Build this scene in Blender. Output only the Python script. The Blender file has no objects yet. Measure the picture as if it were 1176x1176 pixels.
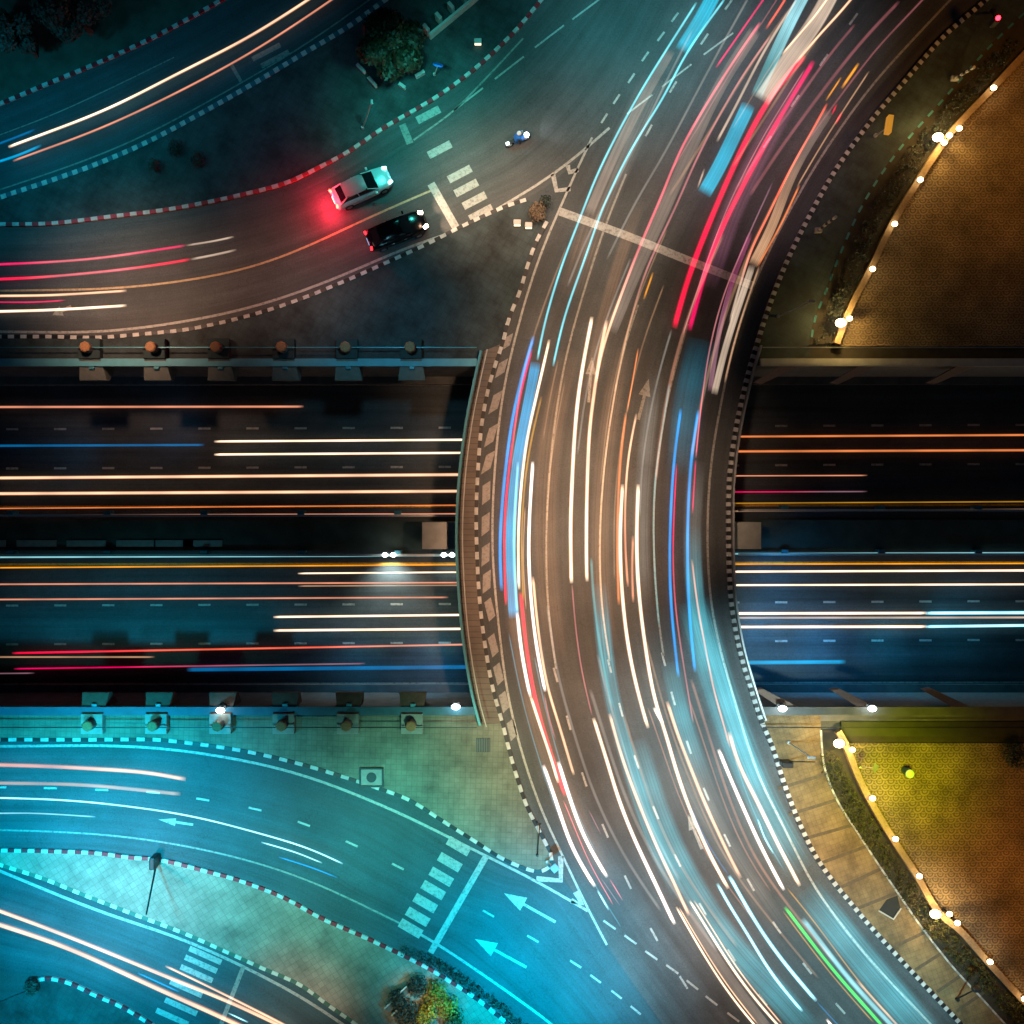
import bpy, bmesh, math, random
from mathutils import Vector, Matrix
from mathutils.geometry import tessellate_polygon
random.seed(7)
R = math.radians
sc = bpy.context.scene
COL = sc.collection

# ------------------------------------------------------------------ camera, sky, moon, exposure
H = 62.0                      # drone height (m)
S = 17.0                      # photo pixels per metre on street level
U = -5.5                      # level of the sunken expressway
cam_d = bpy.data.cameras.new('camera')
cam = bpy.data.objects.new('camera', cam_d); COL.objects.link(cam)
cam.location = (0, 0, H)
cam_d.sensor_fit = 'HORIZONTAL'
cam_d.angle = 2 * math.atan((588 / S) / H)
cam_d.clip_end = 3000
sc.camera = cam

SUN_EL, SUN_ROT = R(4), R(215)
world = bpy.data.worlds.new('World'); sc.world = world
world.use_nodes = True
wn = world.node_tree.nodes; wl = world.node_tree.links
bg = wn['Background']
sky = wn.new('ShaderNodeTexSky'); sky.sky_type = 'NISHITA'; sky.sun_disc = False
sky.sun_elevation = SUN_EL; sky.sun_rotation = SUN_ROT; sky.ozone_density = 4.0
wl.new(sky.outputs[0], bg.inputs[0]); bg.inputs[1].default_value = 0.011
sun_d = bpy.data.lights.new('moon', 'SUN'); sun_d.energy = 0.03; sun_d.angle = R(0.5); sun_d.color = (0.75, 0.9, 1.0)
sun = bpy.data.objects.new('moon', sun_d); COL.objects.link(sun)
sun.rotation_euler = (R(40), 0, R(35))
sc.view_settings.view_transform = 'Standard'
sc.view_settings.look = 'None'
sc.view_settings.gamma = 1.0
sc.view_settings.use_curve_mapping = False
sc.view_settings.exposure = 0.0
sc.render.engine = 'CYCLES'
sc.cycles.transparent_max_bounces = 32

# ------------------------------------------------------------------ helpers
def P(px, py, z=0.0):
    k = (H - z) / H / S
    return Vector(((px - 588) * k, (588 - py) * k, z))

def lin(c):
    return tuple(((v / 255) / 12.92 if v / 255 <= 0.04045 else (((v / 255) + 0.055) / 1.055) ** 2.4) for v in c)

def catmull(pts, step=0.5):
    pts = [Vector(p) for p in pts]
    if len(pts) == 2:
        n = max(2, int((pts[1] - pts[0]).length / step))
        return [pts[0].lerp(pts[1], i / n) for i in range(n + 1)]
    ext = [pts[0] * 2 - pts[1]] + pts + [pts[-1] * 2 - pts[-2]]
    out = []
    for i in range(1, len(ext) - 2):
        p0, p1, p2, p3 = ext[i - 1:i + 3]
        n = max(2, int((p2 - p1).length / step))
        t0 = 0.0
        t1 = t0 + max((p1 - p0).length, 1e-4) ** 0.5
        t2 = t1 + max((p2 - p1).length, 1e-4) ** 0.5
        t3 = t2 + max((p3 - p2).length, 1e-4) ** 0.5
        for j in range(n):
            t = t1 + (t2 - t1) * j / n
            a1 = p0 * ((t1 - t) / (t1 - t0)) + p1 * ((t - t0) / (t1 - t0))
            a2 = p1 * ((t2 - t) / (t2 - t1)) + p2 * ((t - t1) / (t2 - t1))
            a3 = p2 * ((t3 - t) / (t3 - t2)) + p3 * ((t - t2) / (t3 - t2))
            b1 = a1 * ((t2 - t) / (t2 - t0)) + a2 * ((t - t0) / (t2 - t0))
            b2 = a2 * ((t3 - t) / (t3 - t1)) + a3 * ((t - t1) / (t3 - t1))
            out.append(b1 * ((t2 - t) / (t2 - t1)) + b2 * ((t - t1) / (t2 - t1)))
    out.append(pts[-1])
    return out

def smooth_to(pts, n):
    """n points equally spaced along a polyline"""
    L = [0.0]
    for a, b in zip(pts, pts[1:]): L.append(L[-1] + (b - a).length)
    out = []; j = 0
    for i in range(n):
        d = L[-1] * i / (n - 1)
        while j < len(L) - 2 and L[j + 1] < d: j += 1
        t = (d - L[j]) / max(L[j + 1] - L[j], 1e-9)
        out.append(pts[j].lerp(pts[j + 1], min(max(t, 0), 1)))
    return out

def relax(pts, it):
    for _ in range(it):
        pts = [pts[0]] + [a * .25 + b * .5 + c * .25 for a, b, c in zip(pts, pts[1:], pts[2:])] + [pts[-1]]
    return pts

def length(pts): return sum((b - a).length for a, b in zip(pts, pts[1:]))

def line(pp, z=0.0, step=0.5): return catmull([P(x, y, z) for x, y in pp], step)

def tag(o, label=None, cat=None, group=None, kind=None):
    if label: o['label'] = label
    if cat: o['category'] = cat
    if group: o['group'] = group
    if kind: o['kind'] = kind
    return o

def empty(name, loc=(0, 0, 0), rz=0.0):
    o = bpy.data.objects.new(name, None); COL.objects.link(o)
    o.location = loc; o.rotation_euler = (0, 0, rz); o.empty_display_size = 0.2
    return o

def link(name, bm, mats, parent=None, smooth=False):
    me = bpy.data.meshes.new(name); bm.normal_update(); bm.to_mesh(me); bm.free()
    for m in (mats if isinstance(mats, (list, tuple)) else [mats]): me.materials.append(m)
    if smooth:
        for p in me.polygons: p.use_smooth = True
    o = bpy.data.objects.new(name, me); COL.objects.link(o)
    if parent: o.parent = parent
    return o

def kids(o): return [c for c in COL.objects if c.parent == o]

def copy_tree(o, parent=None):
    c = o.copy(); COL.objects.link(c); c.parent = parent
    for ch in kids(o): copy_tree(ch, c)
    return c

def box(bm, c, s, rz=0.0, bev=0.0, mi=0, taper=1.0):
    g = bmesh.ops.create_cube(bm, size=1.0)
    vs = g['verts']
    for v in vs:
        if v.co.z > 0: v.co.x *= taper; v.co.y *= taper
        v.co = Vector((v.co.x * s[0], v.co.y * s[1], v.co.z * s[2]))
    fs = set(f for v in vs for f in v.link_faces)
    if bev:
        es = list(set(e for v in vs for e in v.link_edges))
        r = bmesh.ops.bevel(bm, geom=es, offset=bev, segments=2, affect='EDGES', profile=0.6)
        fs |= set(r['faces']); vs = list(set(v for f in fs if f.is_valid for v in f.verts))
    rot = Matrix.Rotation(rz, 3, 'Z')
    for v in vs: v.co = rot @ v.co + Vector(c)
    for f in fs:
        if f.is_valid: f.material_index = mi

def cyl(bm, a, b, r0, r1=None, seg=10, mi=0, cap=True):
    a = Vector(a); b = Vector(b); r1 = r0 if r1 is None else r1
    d = (b - a); q = d.to_track_quat('Z', 'Y') if d.length > 1e-6 else Vector((0, 0, 1)).to_track_quat('Z', 'Y')
    ra = []; rb = []
    for i in range(seg):
        t = 2 * math.pi * i / seg
        u = q @ Vector((math.cos(t), math.sin(t), 0))
        ra.append(bm.verts.new(a + u * r0)); rb.append(bm.verts.new(b + u * r1))
    for i in range(seg):
        f = bm.faces.new((ra[i], ra[(i + 1) % seg], rb[(i + 1) % seg], rb[i])); f.material_index = mi
    if cap:
        bm.faces.new(ra[::-1]).material_index = mi; bm.faces.new(rb).material_index = mi

def ball(bm, c, r, sx=1, sy=1, sz=1, mi=0, seg=12):
    g = bmesh.ops.create_uvsphere(bm, u_segments=seg, v_segments=max(6, seg // 2 + 2), radius=r)
    for v in g['verts']:
        v.co = Vector((v.co.x * sx, v.co.y * sy, v.co.z * sz)) + Vector(c)
        for f in v.link_faces: f.material_index = mi; f.smooth = True

def sides(pts):
    """unit left normals in the ground plane"""
    out = []
    for i in range(len(pts)):
        d = pts[min(i + 1, len(pts) - 1)] - pts[max(i - 1, 0)]
        d.z = 0; d.normalize(); out.append(Vector((-d.y, d.x, 0)))
    return out

def ribbon(pts, w, z, bm=None, mi=0):
    """flat painted strip of width w along pts"""
    own = bm is None
    if own: bm = bmesh.new()
    ns = sides(pts); prev = None
    for p, n in zip(pts, ns):
        a = bm.verts.new((p.x + n.x * w / 2, p.y + n.y * w / 2, z)); b = bm.verts.new((p.x - n.x * w / 2, p.y - n.y * w / 2, z))
        if prev: bm.faces.new((prev[0], prev[1], b, a)).material_index = mi
        prev = (a, b)
    return bm

def wallstrip(pts, w, z0, z1, bm=None, mi=0):
    """solid strip (kerb, wall, coping) of width w from z0 to z1"""
    if bm is None: bm = bmesh.new()
    ns = sides(pts); prev = None
    for i, (p, n) in enumerate(zip(pts, ns)):
        q = [bm.verts.new((p.x + n.x * s * w / 2, p.y + n.y * s * w / 2, z)) for s, z in ((1, z0), (1, z1), (-1, z1), (-1, z0))]
        if prev:
            for k in range(4):
                bm.faces.new((prev[k], prev[(k + 1) % 4], q[(k + 1) % 4], q[k])).material_index = mi
        else: bm.faces.new(q).material_index = mi
        prev = q
    bm.faces.new(prev[::-1]).material_index = mi
    return bm

def prism(poly, z0, z1, bm=None, mi=0):
    """solid slab over a 2-D outline (list of Vectors)"""
    if bm is None: bm = bmesh.new()
    area = sum(a.x * b.y - b.x * a.y for a, b in zip(poly, poly[1:] + poly[:1]))
    if area < 0: poly = poly[::-1]
    top = [bm.verts.new((p.x, p.y, z1)) for p in poly]; bot = [bm.verts.new((p.x, p.y, z0)) for p in poly]
    tri = tessellate_polygon([[Vector((p.x, p.y, 0)) for p in poly]])
    for t in tri:
        vs = [top[i] for i in t]
        n = (vs[1].co - vs[0].co).cross(vs[2].co - vs[0].co)
        if n.z < 0: vs.reverse()
        try: bm.faces.new(vs).material_index = mi
        except ValueError: pass
    n = len(poly)
    for i in range(n):
        bm.faces.new((bot[i], bot[(i + 1) % n], top[(i + 1) % n], top[i])).material_index = mi
    return bm

# ------------------------------------------------------------------ materials
def new_mat(name):
    m = bpy.data.materials.new(name); m.use_nodes = True
    return m, m.node_tree.nodes, m.node_tree.links, m.node_tree.nodes['Principled BSDF']

def plain(name, c, rough=0.6, metal=0.0, noise=0.25, scale=6.0, spec=0.4):
    m, n, l, b = new_mat(name)
    g = n.new('ShaderNodeNewGeometry')
    t = n.new('ShaderNodeTexNoise'); t.inputs['Scale'].default_value = scale; t.inputs['Detail'].default_value = 6
    l.new(g.outputs['Position'], t.inputs['Vector'])
    r = n.new('ShaderNodeMix'); r.data_type = 'RGBA'
    r.inputs[6].default_value = tuple(v * (1 - noise) for v in c) + (1,); r.inputs[7].default_value = tuple(min(1, v * (1 + noise)) for v in c) + (1,)
    l.new(t.outputs['Fac'], r.inputs[0]); l.new(r.outputs[2], b.inputs['Base Color'])
    b.inputs['Roughness'].default_value = rough; b.inputs['Metallic'].default_value = metal
    b.inputs['Specular IOR Level'].default_value = spec
    return m

def emit(name, c, strength):
    m, n, l, b = new_mat(name)
    b.inputs['Base Color'].default_value = (0.02, 0.02, 0.02, 1)
    b.inputs['Emission Color'].default_value = c + (1,); b.inputs['Emission Strength'].default_value = strength
    return m

def asphalt(name, c, streak=0.35, uv=True, rough=0.72):
    """worn asphalt: fine aggregate, mottled patches and tyre-worn streaks running along the lane (UV: across, along)"""
    m, n, l, b = new_mat(name)
    g = n.new('ShaderNodeNewGeometry')
    big = n.new('ShaderNodeTexNoise'); big.inputs['Scale'].default_value = 0.22; big.inputs['Detail'].default_value = 7; big.inputs['Roughness'].default_value = 0.65
    fine = n.new('ShaderNodeTexNoise'); fine.inputs['Scale'].default_value = 9.0; fine.inputs['Detail'].default_value = 8; fine.inputs['Roughness'].default_value = 0.8
    l.new(g.outputs['Position'], big.inputs['Vector']); l.new(g.outputs['Position'], fine.inputs['Vector'])
    st = n.new('ShaderNodeTexNoise'); st.inputs['Scale'].default_value = 1.0; st.inputs['Detail'].default_value = 5; st.inputs['Roughness'].default_value = 0.7
    if uv:
        u = n.new('ShaderNodeUVMap'); mp = n.new('ShaderNodeMapping'); mp.inputs['Scale'].default_value = (0.75, 0.022, 1)
        l.new(u.outputs[0], mp.inputs[0]); l.new(mp.outputs[0], st.inputs['Vector'])
    else:
        mp = n.new('ShaderNodeMapping'); mp.inputs['Scale'].default_value = (0.03, 1.2, 1)
        l.new(g.outputs['Position'], mp.inputs[0]); l.new(mp.outputs[0], st.inputs['Vector'])
    def rng(src, lo, hi, a=0.3, z=0.7):
        k = n.new('ShaderNodeMapRange'); k.inputs[1].default_value = a; k.inputs[2].default_value = z; k.inputs[3].default_value = lo; k.inputs[4].default_value = hi
        l.new(src, k.inputs[0]); return k.outputs[0]
    def mul(a, d):
        k = n.new('ShaderNodeMath'); k.operation = 'MULTIPLY'; l.new(a, k.inputs[0]); l.new(d, k.inputs[1]); return k.outputs[0]
    f = mul(mul(rng(big.outputs[0], 0.72, 1.3), rng(fine.outputs[0], 0.65, 1.35)), rng(st.outputs[0], 1 - streak, 1 + streak))
    # hairline cracks and sealed joints
    vo = n.new('ShaderNodeTexVoronoi'); vo.feature = 'DISTANCE_TO_EDGE'; vo.inputs['Scale'].default_value = 0.16
    wob = n.new('ShaderNodeMix'); wob.data_type = 'VECTOR'; wob.inputs[0].default_value = 0.12
    nz = n.new('ShaderNodeTexNoise'); nz.inputs['Scale'].default_value = 0.8; nz.inputs['Detail'].default_value = 4
    l.new(g.outputs['Position'], nz.inputs['Vector']); l.new(g.outputs['Position'], wob.inputs[4]); 
    sclv = n.new('ShaderNodeVectorMath'); sclv.operation = 'SCALE'; sclv.inputs['Scale'].default_value = 30
    l.new(nz.outputs['Color'], sclv.inputs[0]); l.new(sclv.outputs[0], wob.inputs[5]); l.new(wob.outputs[1], vo.inputs['Vector'])
    f = mul(f, rng(vo.outputs['Distance'], 0.72, 1.0, 0.0, 0.006))
    mx = n.new('ShaderNodeMix'); mx.data_type = 'RGBA'; mx.blend_type = 'MULTIPLY'; mx.inputs[0].default_value = 1
    mx.inputs[6].default_value = c + (1,)
    cmb = n.new('ShaderNodeCombineColor')
    for i in range(3): l.new(f, cmb.inputs[i])
    l.new(cmb.outputs[0], mx.inputs[7]); l.new(mx.outputs[2], b.inputs['Base Color'])
    bp = n.new('ShaderNodeBump'); bp.inputs['Strength'].default_value = 0.35; bp.inputs['Distance'].default_value = 0.02
    l.new(fine.outputs[0], bp.inputs['Height']); l.new(bp.outputs[0], b.inputs['Normal'])
    l.new(rng(st.outputs[0], rough - 0.12, rough + 0.12), b.inputs['Roughness'])
    b.inputs['Specular IOR Level'].default_value = 0.45
    return m

def paint(name, c, wear=0.35):
    m, n, l, b = new_mat(name)
    g = n.new('ShaderNodeNewGeometry')
    t = n.new('ShaderNodeTexNoise'); t.inputs['Scale'].default_value = 4.5; t.inputs['Detail'].default_value = 9; t.inputs['Roughness'].default_value = 0.75
    l.new(g.outputs['Position'], t.inputs['Vector'])
    k = n.new('ShaderNodeMapRange'); k.inputs[1].default_value = 0.34; k.inputs[2].default_value = 0.52
    l.new(t.outputs[0], k.inputs[0])
    r = n.new('ShaderNodeMix'); r.data_type = 'RGBA'
    r.inputs[6].default_value = tuple(v * (1 - wear) * 0.75 for v in c) + (1,); r.inputs[7].default_value = c + (1,)
    l.new(k.outputs[0], r.inputs[0]); l.new(r.outputs[2], b.inputs['Base Color']); b.inputs['Roughness'].default_value = 0.55
    return m

def paving(name, c, tile=0.6, rot=0.0, mortar=0.55, mottle=0.35, ratio=1.0):
    """square concrete pavers with dirt"""
    m, n, l, b = new_mat(name)
    g = n.new('ShaderNodeNewGeometry')
    mp = n.new('ShaderNodeMapping'); mp.inputs['Rotation'].default_value = (0, 0, rot)
    l.new(g.outputs['Position'], mp.inputs[0])
    br = n.new('ShaderNodeTexBrick'); br.offset = 0.0
    br.inputs['Scale'].default_value = 1.0; br.inputs['Brick Width'].default_value = tile; br.inputs['Row Height'].default_value = tile * ratio
    br.inputs['Mortar Size'].default_value = 0.025; br.inputs['Mortar Smooth'].default_value = 0.3
    br.inputs['Color1'].default_value = tuple(v * 0.93 for v in c) + (1,); br.inputs['Color2'].default_value = tuple(min(1, v * 1.06) for v in c) + (1,)
    br.inputs['Mortar'].default_value = tuple(v * mortar for v in c) + (1,)
    l.new(mp.outputs[0], br.inputs['Vector'])
    t = n.new('ShaderNodeTexNoise'); t.inputs['Scale'].default_value = 0.45; t.inputs['Detail'].default_value = 9; t.inputs['Roughness'].default_value = 0.7
    l.new(g.outputs['Position'], t.inputs['Vector'])
    k = n.new('ShaderNodeMapRange'); k.inputs[1].default_value = 0.3; k.inputs[2].default_value = 0.68; k.inputs[3].default_value = 1 - mottle; k.inputs[4].default_value = 1 + mottle * 0.6
    l.new(t.outputs[0], k.inputs[0])
    cmb = n.new('ShaderNodeCombineColor')
    for i in range(3): l.new(k.outputs[0], cmb.inputs[i])
    mx = n.new('ShaderNodeMix'); mx.data_type = 'RGBA'; mx.blend_type = 'MULTIPLY'; mx.inputs[0].default_value = 1
    l.new(br.outputs[0], mx.inputs[6]); l.new(cmb.outputs[0], mx.inputs[7]); l.new(mx.outputs[2], b.inputs['Base Color'])
    bp = n.new('ShaderNodeBump'); bp.inputs['Strength'].default_value = 0.4; bp.inputs['Distance'].default_value = 0.02
    l.new(br.outputs['Fac'], bp.inputs['Height']); bp.invert = True; l.new(bp.outputs[0], b.inputs['Normal'])
    b.inputs['Roughness'].default_value = 0.8
    return m

def scallops(name, c, w=0.74, h=0.37):
    """fan-shaped stone setts: overlapping rows of concentric arcs"""
    m, n, l, b = new_mat(name)
    g = n.new('ShaderNodeNewGeometry'); sp = n.new('ShaderNodeSeparateXYZ'); l.new(g.outputs['Position'], sp.inputs[0])
    def M(op, a, d=None):
        k = n.new('ShaderNodeMath'); k.operation = op
        for i, v in enumerate((a, d)):
            if v is None: continue
            if isinstance(v, (int, float)): k.inputs[i].default_value = v
            else: l.new(v, k.inputs[i])
        return k.outputs[0]
    # gentle wobble so that rows are laid by hand
    nz = n.new('ShaderNodeTexNoise'); nz.inputs['Scale'].default_value = 0.5; l.new(g.outputs['Position'], nz.inputs['Vector'])
    wob = M('MULTIPLY', M('SUBTRACT', nz.outputs[0], 0.5), 0.35)
    x = M('DIVIDE', M('ADD', sp.outputs[0], wob), w); y = M('DIVIDE', M('ADD', sp.outputs[1], wob), h)
    row = M('FLOOR', y)
    def dist(rw):
        off = M('MULTIPLY', M('MODULO', M('ABSOLUTE', rw), 2.0), 0.5)
        fx = M('SUBTRACT', M('FRACT', M('ADD', x, off)), 0.5)
        fy = M('MULTIPLY', M('SUBTRACT', M('ADD', rw, 1.0), y), h / w)
        return M('SQRT', M('ADD', M('MULTIPLY', fx, fx), M('MULTIPLY', fy, fy)))
    d0 = dist(row); d1 = dist(M('ADD', row, 1.0))
    inside = M('LESS_THAN', d0, 0.5)
    d = M('ADD', M('MULTIPLY', d0, inside), M('MULTIPLY', d1, M('SUBTRACT', 1.0, inside)))
    ring = M('FRACT', M('MULTIPLY', d, 3.98))
    gr = n.new('ShaderNodeMapRange'); gr.inputs[1].default_value = 0.0; gr.inputs[2].default_value = 0.45; gr.inputs[3].default_value = 0.22; gr.inputs[4].default_value = 1.0
    l.new(M('MULTIPLY', M('ABSOLUTE', M('SUBTRACT', ring, 0.5)), 2.0), gr.inputs[0]); gr.inputs[1].default_value = 1.0; gr.inputs[2].default_value = 0.25
    t = n.new('ShaderNodeTexNoise'); t.inputs['Scale'].default_value = 0.35; t.inputs['Detail'].default_value = 9; t.inputs['Roughness'].default_value = 0.72; l.new(g.outputs['Position'], t.inputs['Vector'])
    k = n.new('ShaderNodeMapRange'); k.inputs[1].default_value = 0.3; k.inputs[2].default_value = 0.7; k.inputs[3].default_value = 0.3; k.inputs[4].default_value = 1.35
    l.new(t.outputs[0], k.inputs[0])
    f = M('MULTIPLY', gr.outputs[0], k.outputs[0])
    cmb = n.new('ShaderNodeCombineColor')
    for i in range(3): l.new(f, cmb.inputs[i])
    mx = n.new('ShaderNodeMix'); mx.data_type = 'RGBA'; mx.blend_type = 'MULTIPLY'; mx.inputs[0].default_value = 1
    mx.inputs[6].default_value = c + (1,); l.new(cmb.outputs[0], mx.inputs[7]); l.new(mx.outputs[2], b.inputs['Base Color'])
    bp = n.new('ShaderNodeBump'); bp.inputs['Strength'].default_value = 0.8; bp.inputs['Distance'].default_value = 0.03
    l.new(gr.outputs[0], bp.inputs['Height']); l.new(bp.outputs[0], b.inputs['Normal']); b.inputs['Roughness'].default_value = 0.7
    return m

def leafy(name, c, c2):
    m, n, l, b = new_mat(name)
    oi = n.new('ShaderNodeNewGeometry')
    t = n.new('ShaderNodeTexNoise'); t.inputs['Scale'].default_value = 1.6; t.inputs['Detail'].default_value = 4
    l.new(oi.outputs['Position'], t.inputs['Vector'])
    ad = n.new('ShaderNodeMath'); ad.operation = 'ADD'; ml = n.new('ShaderNodeMath'); ml.operation = 'MULTIPLY'; ml.inputs[1].default_value = 0.5
    l.new(oi.outputs['Random Per Island'], ml.inputs[0]); l.new(ml.outputs[0], ad.inputs[0]); l.new(t.outputs[0], ad.inputs[1])
    k = n.new('ShaderNodeMapRange'); k.inputs[1].default_value = 0.4; k.inputs[2].default_value = 1.05
    l.new(ad.outputs[0], k.inputs[0])
    r = n.new('ShaderNodeMix'); r.data_type = 'RGBA'; r.inputs[6].default_value = c + (1,); r.inputs[7].default_value = c2 + (1,)
    l.new(k.outputs[0], r.inputs[0]); l.new(r.outputs[2], b.inputs['Base Color']); b.inputs['Roughness'].default_value = 0.6
    return m

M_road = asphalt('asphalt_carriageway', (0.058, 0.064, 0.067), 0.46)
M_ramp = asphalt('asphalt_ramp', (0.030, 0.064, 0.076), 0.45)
M_base = asphalt('asphalt_dark', (0.045, 0.055, 0.060), 0.2, uv=False)
M_low = asphalt('asphalt_expressway', (0.040, 0.050, 0.058), 0.6, uv=False)
M_white = paint('white_road_paint', (0.36, 0.36, 0.34), 0.5)
M_worn = paint('worn_road_paint', (0.25, 0.25, 0.23), 0.6)
M_yellow = paint('yellow_road_paint', (0.75, 0.38, 0.03))
M_kw = plain('white_kerb_paint', (0.46, 0.46, 0.45), 0.6, noise=0.55, scale=3.2)
M_kb = plain('black_kerb_paint', (0.012, 0.012, 0.013), 0.5)
M_kr = plain('red_kerb_paint', (0.34, 0.02, 0.03), 0.55, noise=0.5, scale=3)
M_conc = plain('concrete', (0.30, 0.30, 0.28), 0.85, noise=0.35, scale=2.5)
M_concd = plain('stained_concrete', (0.11, 0.115, 0.115), 0.9, noise=0.5, scale=1.2)
M_pale = plain('pale_concrete', (0.46, 0.47, 0.45), 0.8, noise=0.3, scale=1.6)
M_cop = plain('blue_lit_coping', (0.10, 0.36, 0.46), 0.6, noise=0.3, scale=1.6)  # blue light put into the coping colour
M_plinth = plain('dark_plinth', (0.022, 0.045, 0.05), 0.8, noise=0.4, scale=3)
M_cop2 = plain('dim_blue_lit_coping', (0.03, 0.12, 0.19), 0.6, noise=0.4, scale=1.6)  # darker copy for the lower wall, dim blue light in its colour
M_corbd = plain('brown_corbel', (0.13, 0.075, 0.06), 0.85, noise=0.5, scale=3)  # darker brown for corbels of the lower wall
M_corb = plain('corbel_concrete', (0.15, 0.17, 0.16), 0.8, noise=0.35, scale=3)
M_tan = plain('tan_post_cap', (0.34, 0.17, 0.08), 0.7, noise=0.5, scale=9)
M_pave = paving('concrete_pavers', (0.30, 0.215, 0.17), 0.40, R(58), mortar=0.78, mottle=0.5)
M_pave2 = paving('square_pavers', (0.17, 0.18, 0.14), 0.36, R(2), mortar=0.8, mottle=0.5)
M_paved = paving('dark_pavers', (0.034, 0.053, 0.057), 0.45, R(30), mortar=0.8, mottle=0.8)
M_foot = paving('footway_planks', (0.15, 0.125, 0.105), 3.5, R(0), ratio=0.11, mottle=0.3)
M_walk = paving('promenade_slabs', (0.20, 0.135, 0.06), 0.32, R(-20), mortar=0.82, mottle=0.7)
M_band = plain('dark_paver_band', (0.10, 0.075, 0.045), 0.85, noise=0.5, scale=5)
M_soil = plain('dark_soil', (0.04, 0.035, 0.025), 0.95, noise=0.6, scale=1.5)
M_turf = plain('scrubby_turf', (0.045, 0.07, 0.055), 0.95, noise=0.7, scale=1.1)
M_fan = scallops('fan_setts', (0.30, 0.22, 0.12))
M_metal = plain('galvanised_steel', (0.50, 0.52, 0.53), 0.4, 0.7, 0.2, 4)
M_dark = plain('dark_metal', (0.02, 0.022, 0.025), 0.45, 0.3)
M_teal = plain('teal_painted_steel', (0.06, 0.26, 0.33), 0.45, 0.2)
M_bark = plain('bark', (0.08, 0.06, 0.045), 0.9, noise=0.5, scale=9)
M_leaf = leafy('dark_leaves', (0.015, 0.03, 0.012), (0.06, 0.085, 0.02))
M_leafy = leafy('olive_leaves', (0.13, 0.09, 0.01), (0.46, 0.30, 0.02))
M_leafd = leafy('dusky_leaves', (0.008, 0.016, 0.014), (0.03, 0.05, 0.04))
M_bulb = emit('warm_bulb', (1.0, 0.72, 0.38), 14)
M_bulbw = emit('white_bulb', (0.85, 1.0, 0.98), 14)
M_red = emit('red_lamp', (1.0, 0.015, 0.03), 12)

# ------------------------------------------------------------------ unseen spots without fixtures, added for the pools of light
def spot(name, px, py, z, e, c, size=70, blend=1.0, rad=0.6, tx=None, ty=None, tz=0.0):
    d = bpy.data.lights.new(name, 'SPOT'); d.energy = e; d.color = c; d.spot_size = R(size); d.spot_blend = blend; d.shadow_soft_size = rad
    o = bpy.data.objects.new(name, d); COL.objects.link(o); o.location = P(px, py, 0) + Vector((0, 0, z))
    t = P(px if tx is None else tx, py if ty is None else ty, tz)
    o.rotation_euler = (t - o.location).to_track_quat('-Z', 'Y').to_euler()
    return o

CY = (0.0, 0.62, 0.92); TE = (0.08, 0.95, 0.80); WA = (1.0, 0.57, 0.33); BL = (0.02, 0.42, 1.0)
# ramps at the lower left
spot('added_pool_spot', 170, 935, 13, 26000, CY, 100)
spot('added_pool_spot', 20, 940, 12, 14000, CY, 100)
spot('added_pool_spot', 340, 1000, 13, 11000, (0.22, 0.90, 0.80), 100)
spot('added_pool_spot', 150, 1020, 10, 2600, (1.0, 0.62, 0.4), 90)
spot('added_pool_spot', 625, 1120, 12, 36000, CY, 100)
spot('added_pool_spot', 110, 1120, 13, 24000, CY, 105)
spot('added_pool_spot', 335, 1160, 8, 1500, (1.0, 0.62, 0.45), 75)
spot('added_pool_spot', 520, 895, 12, 5200, (0.40, 1.0, 0.62), 85)
spot('added_pool_spot', 120, 850, 8, 1500, TE, 110)
spot('added_pool_spot', 455, 985, 12, 7000, (0.0, 0.80, 0.80), 85)
# curved road
spot('added_pool_spot', 640, 470, 19, 13500, WA, 62)
spot('added_pool_spot', 640, 600, 19, 16500, WA, 62)
spot('added_pool_spot', 640, 730, 19, 15000, WA, 62)
spot('added_pool_spot', 735, 560, 18, 8500, (1.0, 0.62, 0.38), 62)
spot('added_pool_spot', 660, 320, 17, 9500, (1.0, 0.66, 0.42), 66)
spot('added_pool_spot', 690, 200, 15, 8000, (1.0, 0.80, 0.60), 68)
spot('added_pool_spot', 660, 880, 17, 14000, (1.0, 0.62, 0.40), 70)
spot('added_pool_spot', 740, 1010, 16, 10500, (1.0, 0.70, 0.52), 70)
spot('added_pool_spot', 835, 850, 16, 19000, (0.62, 0.95, 1.0), 70)
spot('added_pool_spot', 1000, 1130, 15, 14000, (0.50, 0.93, 1.0), 72)
spot('added_pool_spot', 890, 1000, 15, 9000, (0.9, 0.92, 0.9), 72)
spot('added_pool_spot', 790, 1120, 14, 6500, (1.0, 0.66, 0.48), 72)
spot('added_pool_spot', 860, 150, 16, 6000, (1.0, 0.62, 0.62), 72)
spot('added_pool_spot', 890, 30, 14, 3200, (0.85, 0.9, 1.0), 72)
spot('added_pool_spot', 745, 40, 13, 8000, (0.2, 0.95, 1.0), 80)
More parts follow.
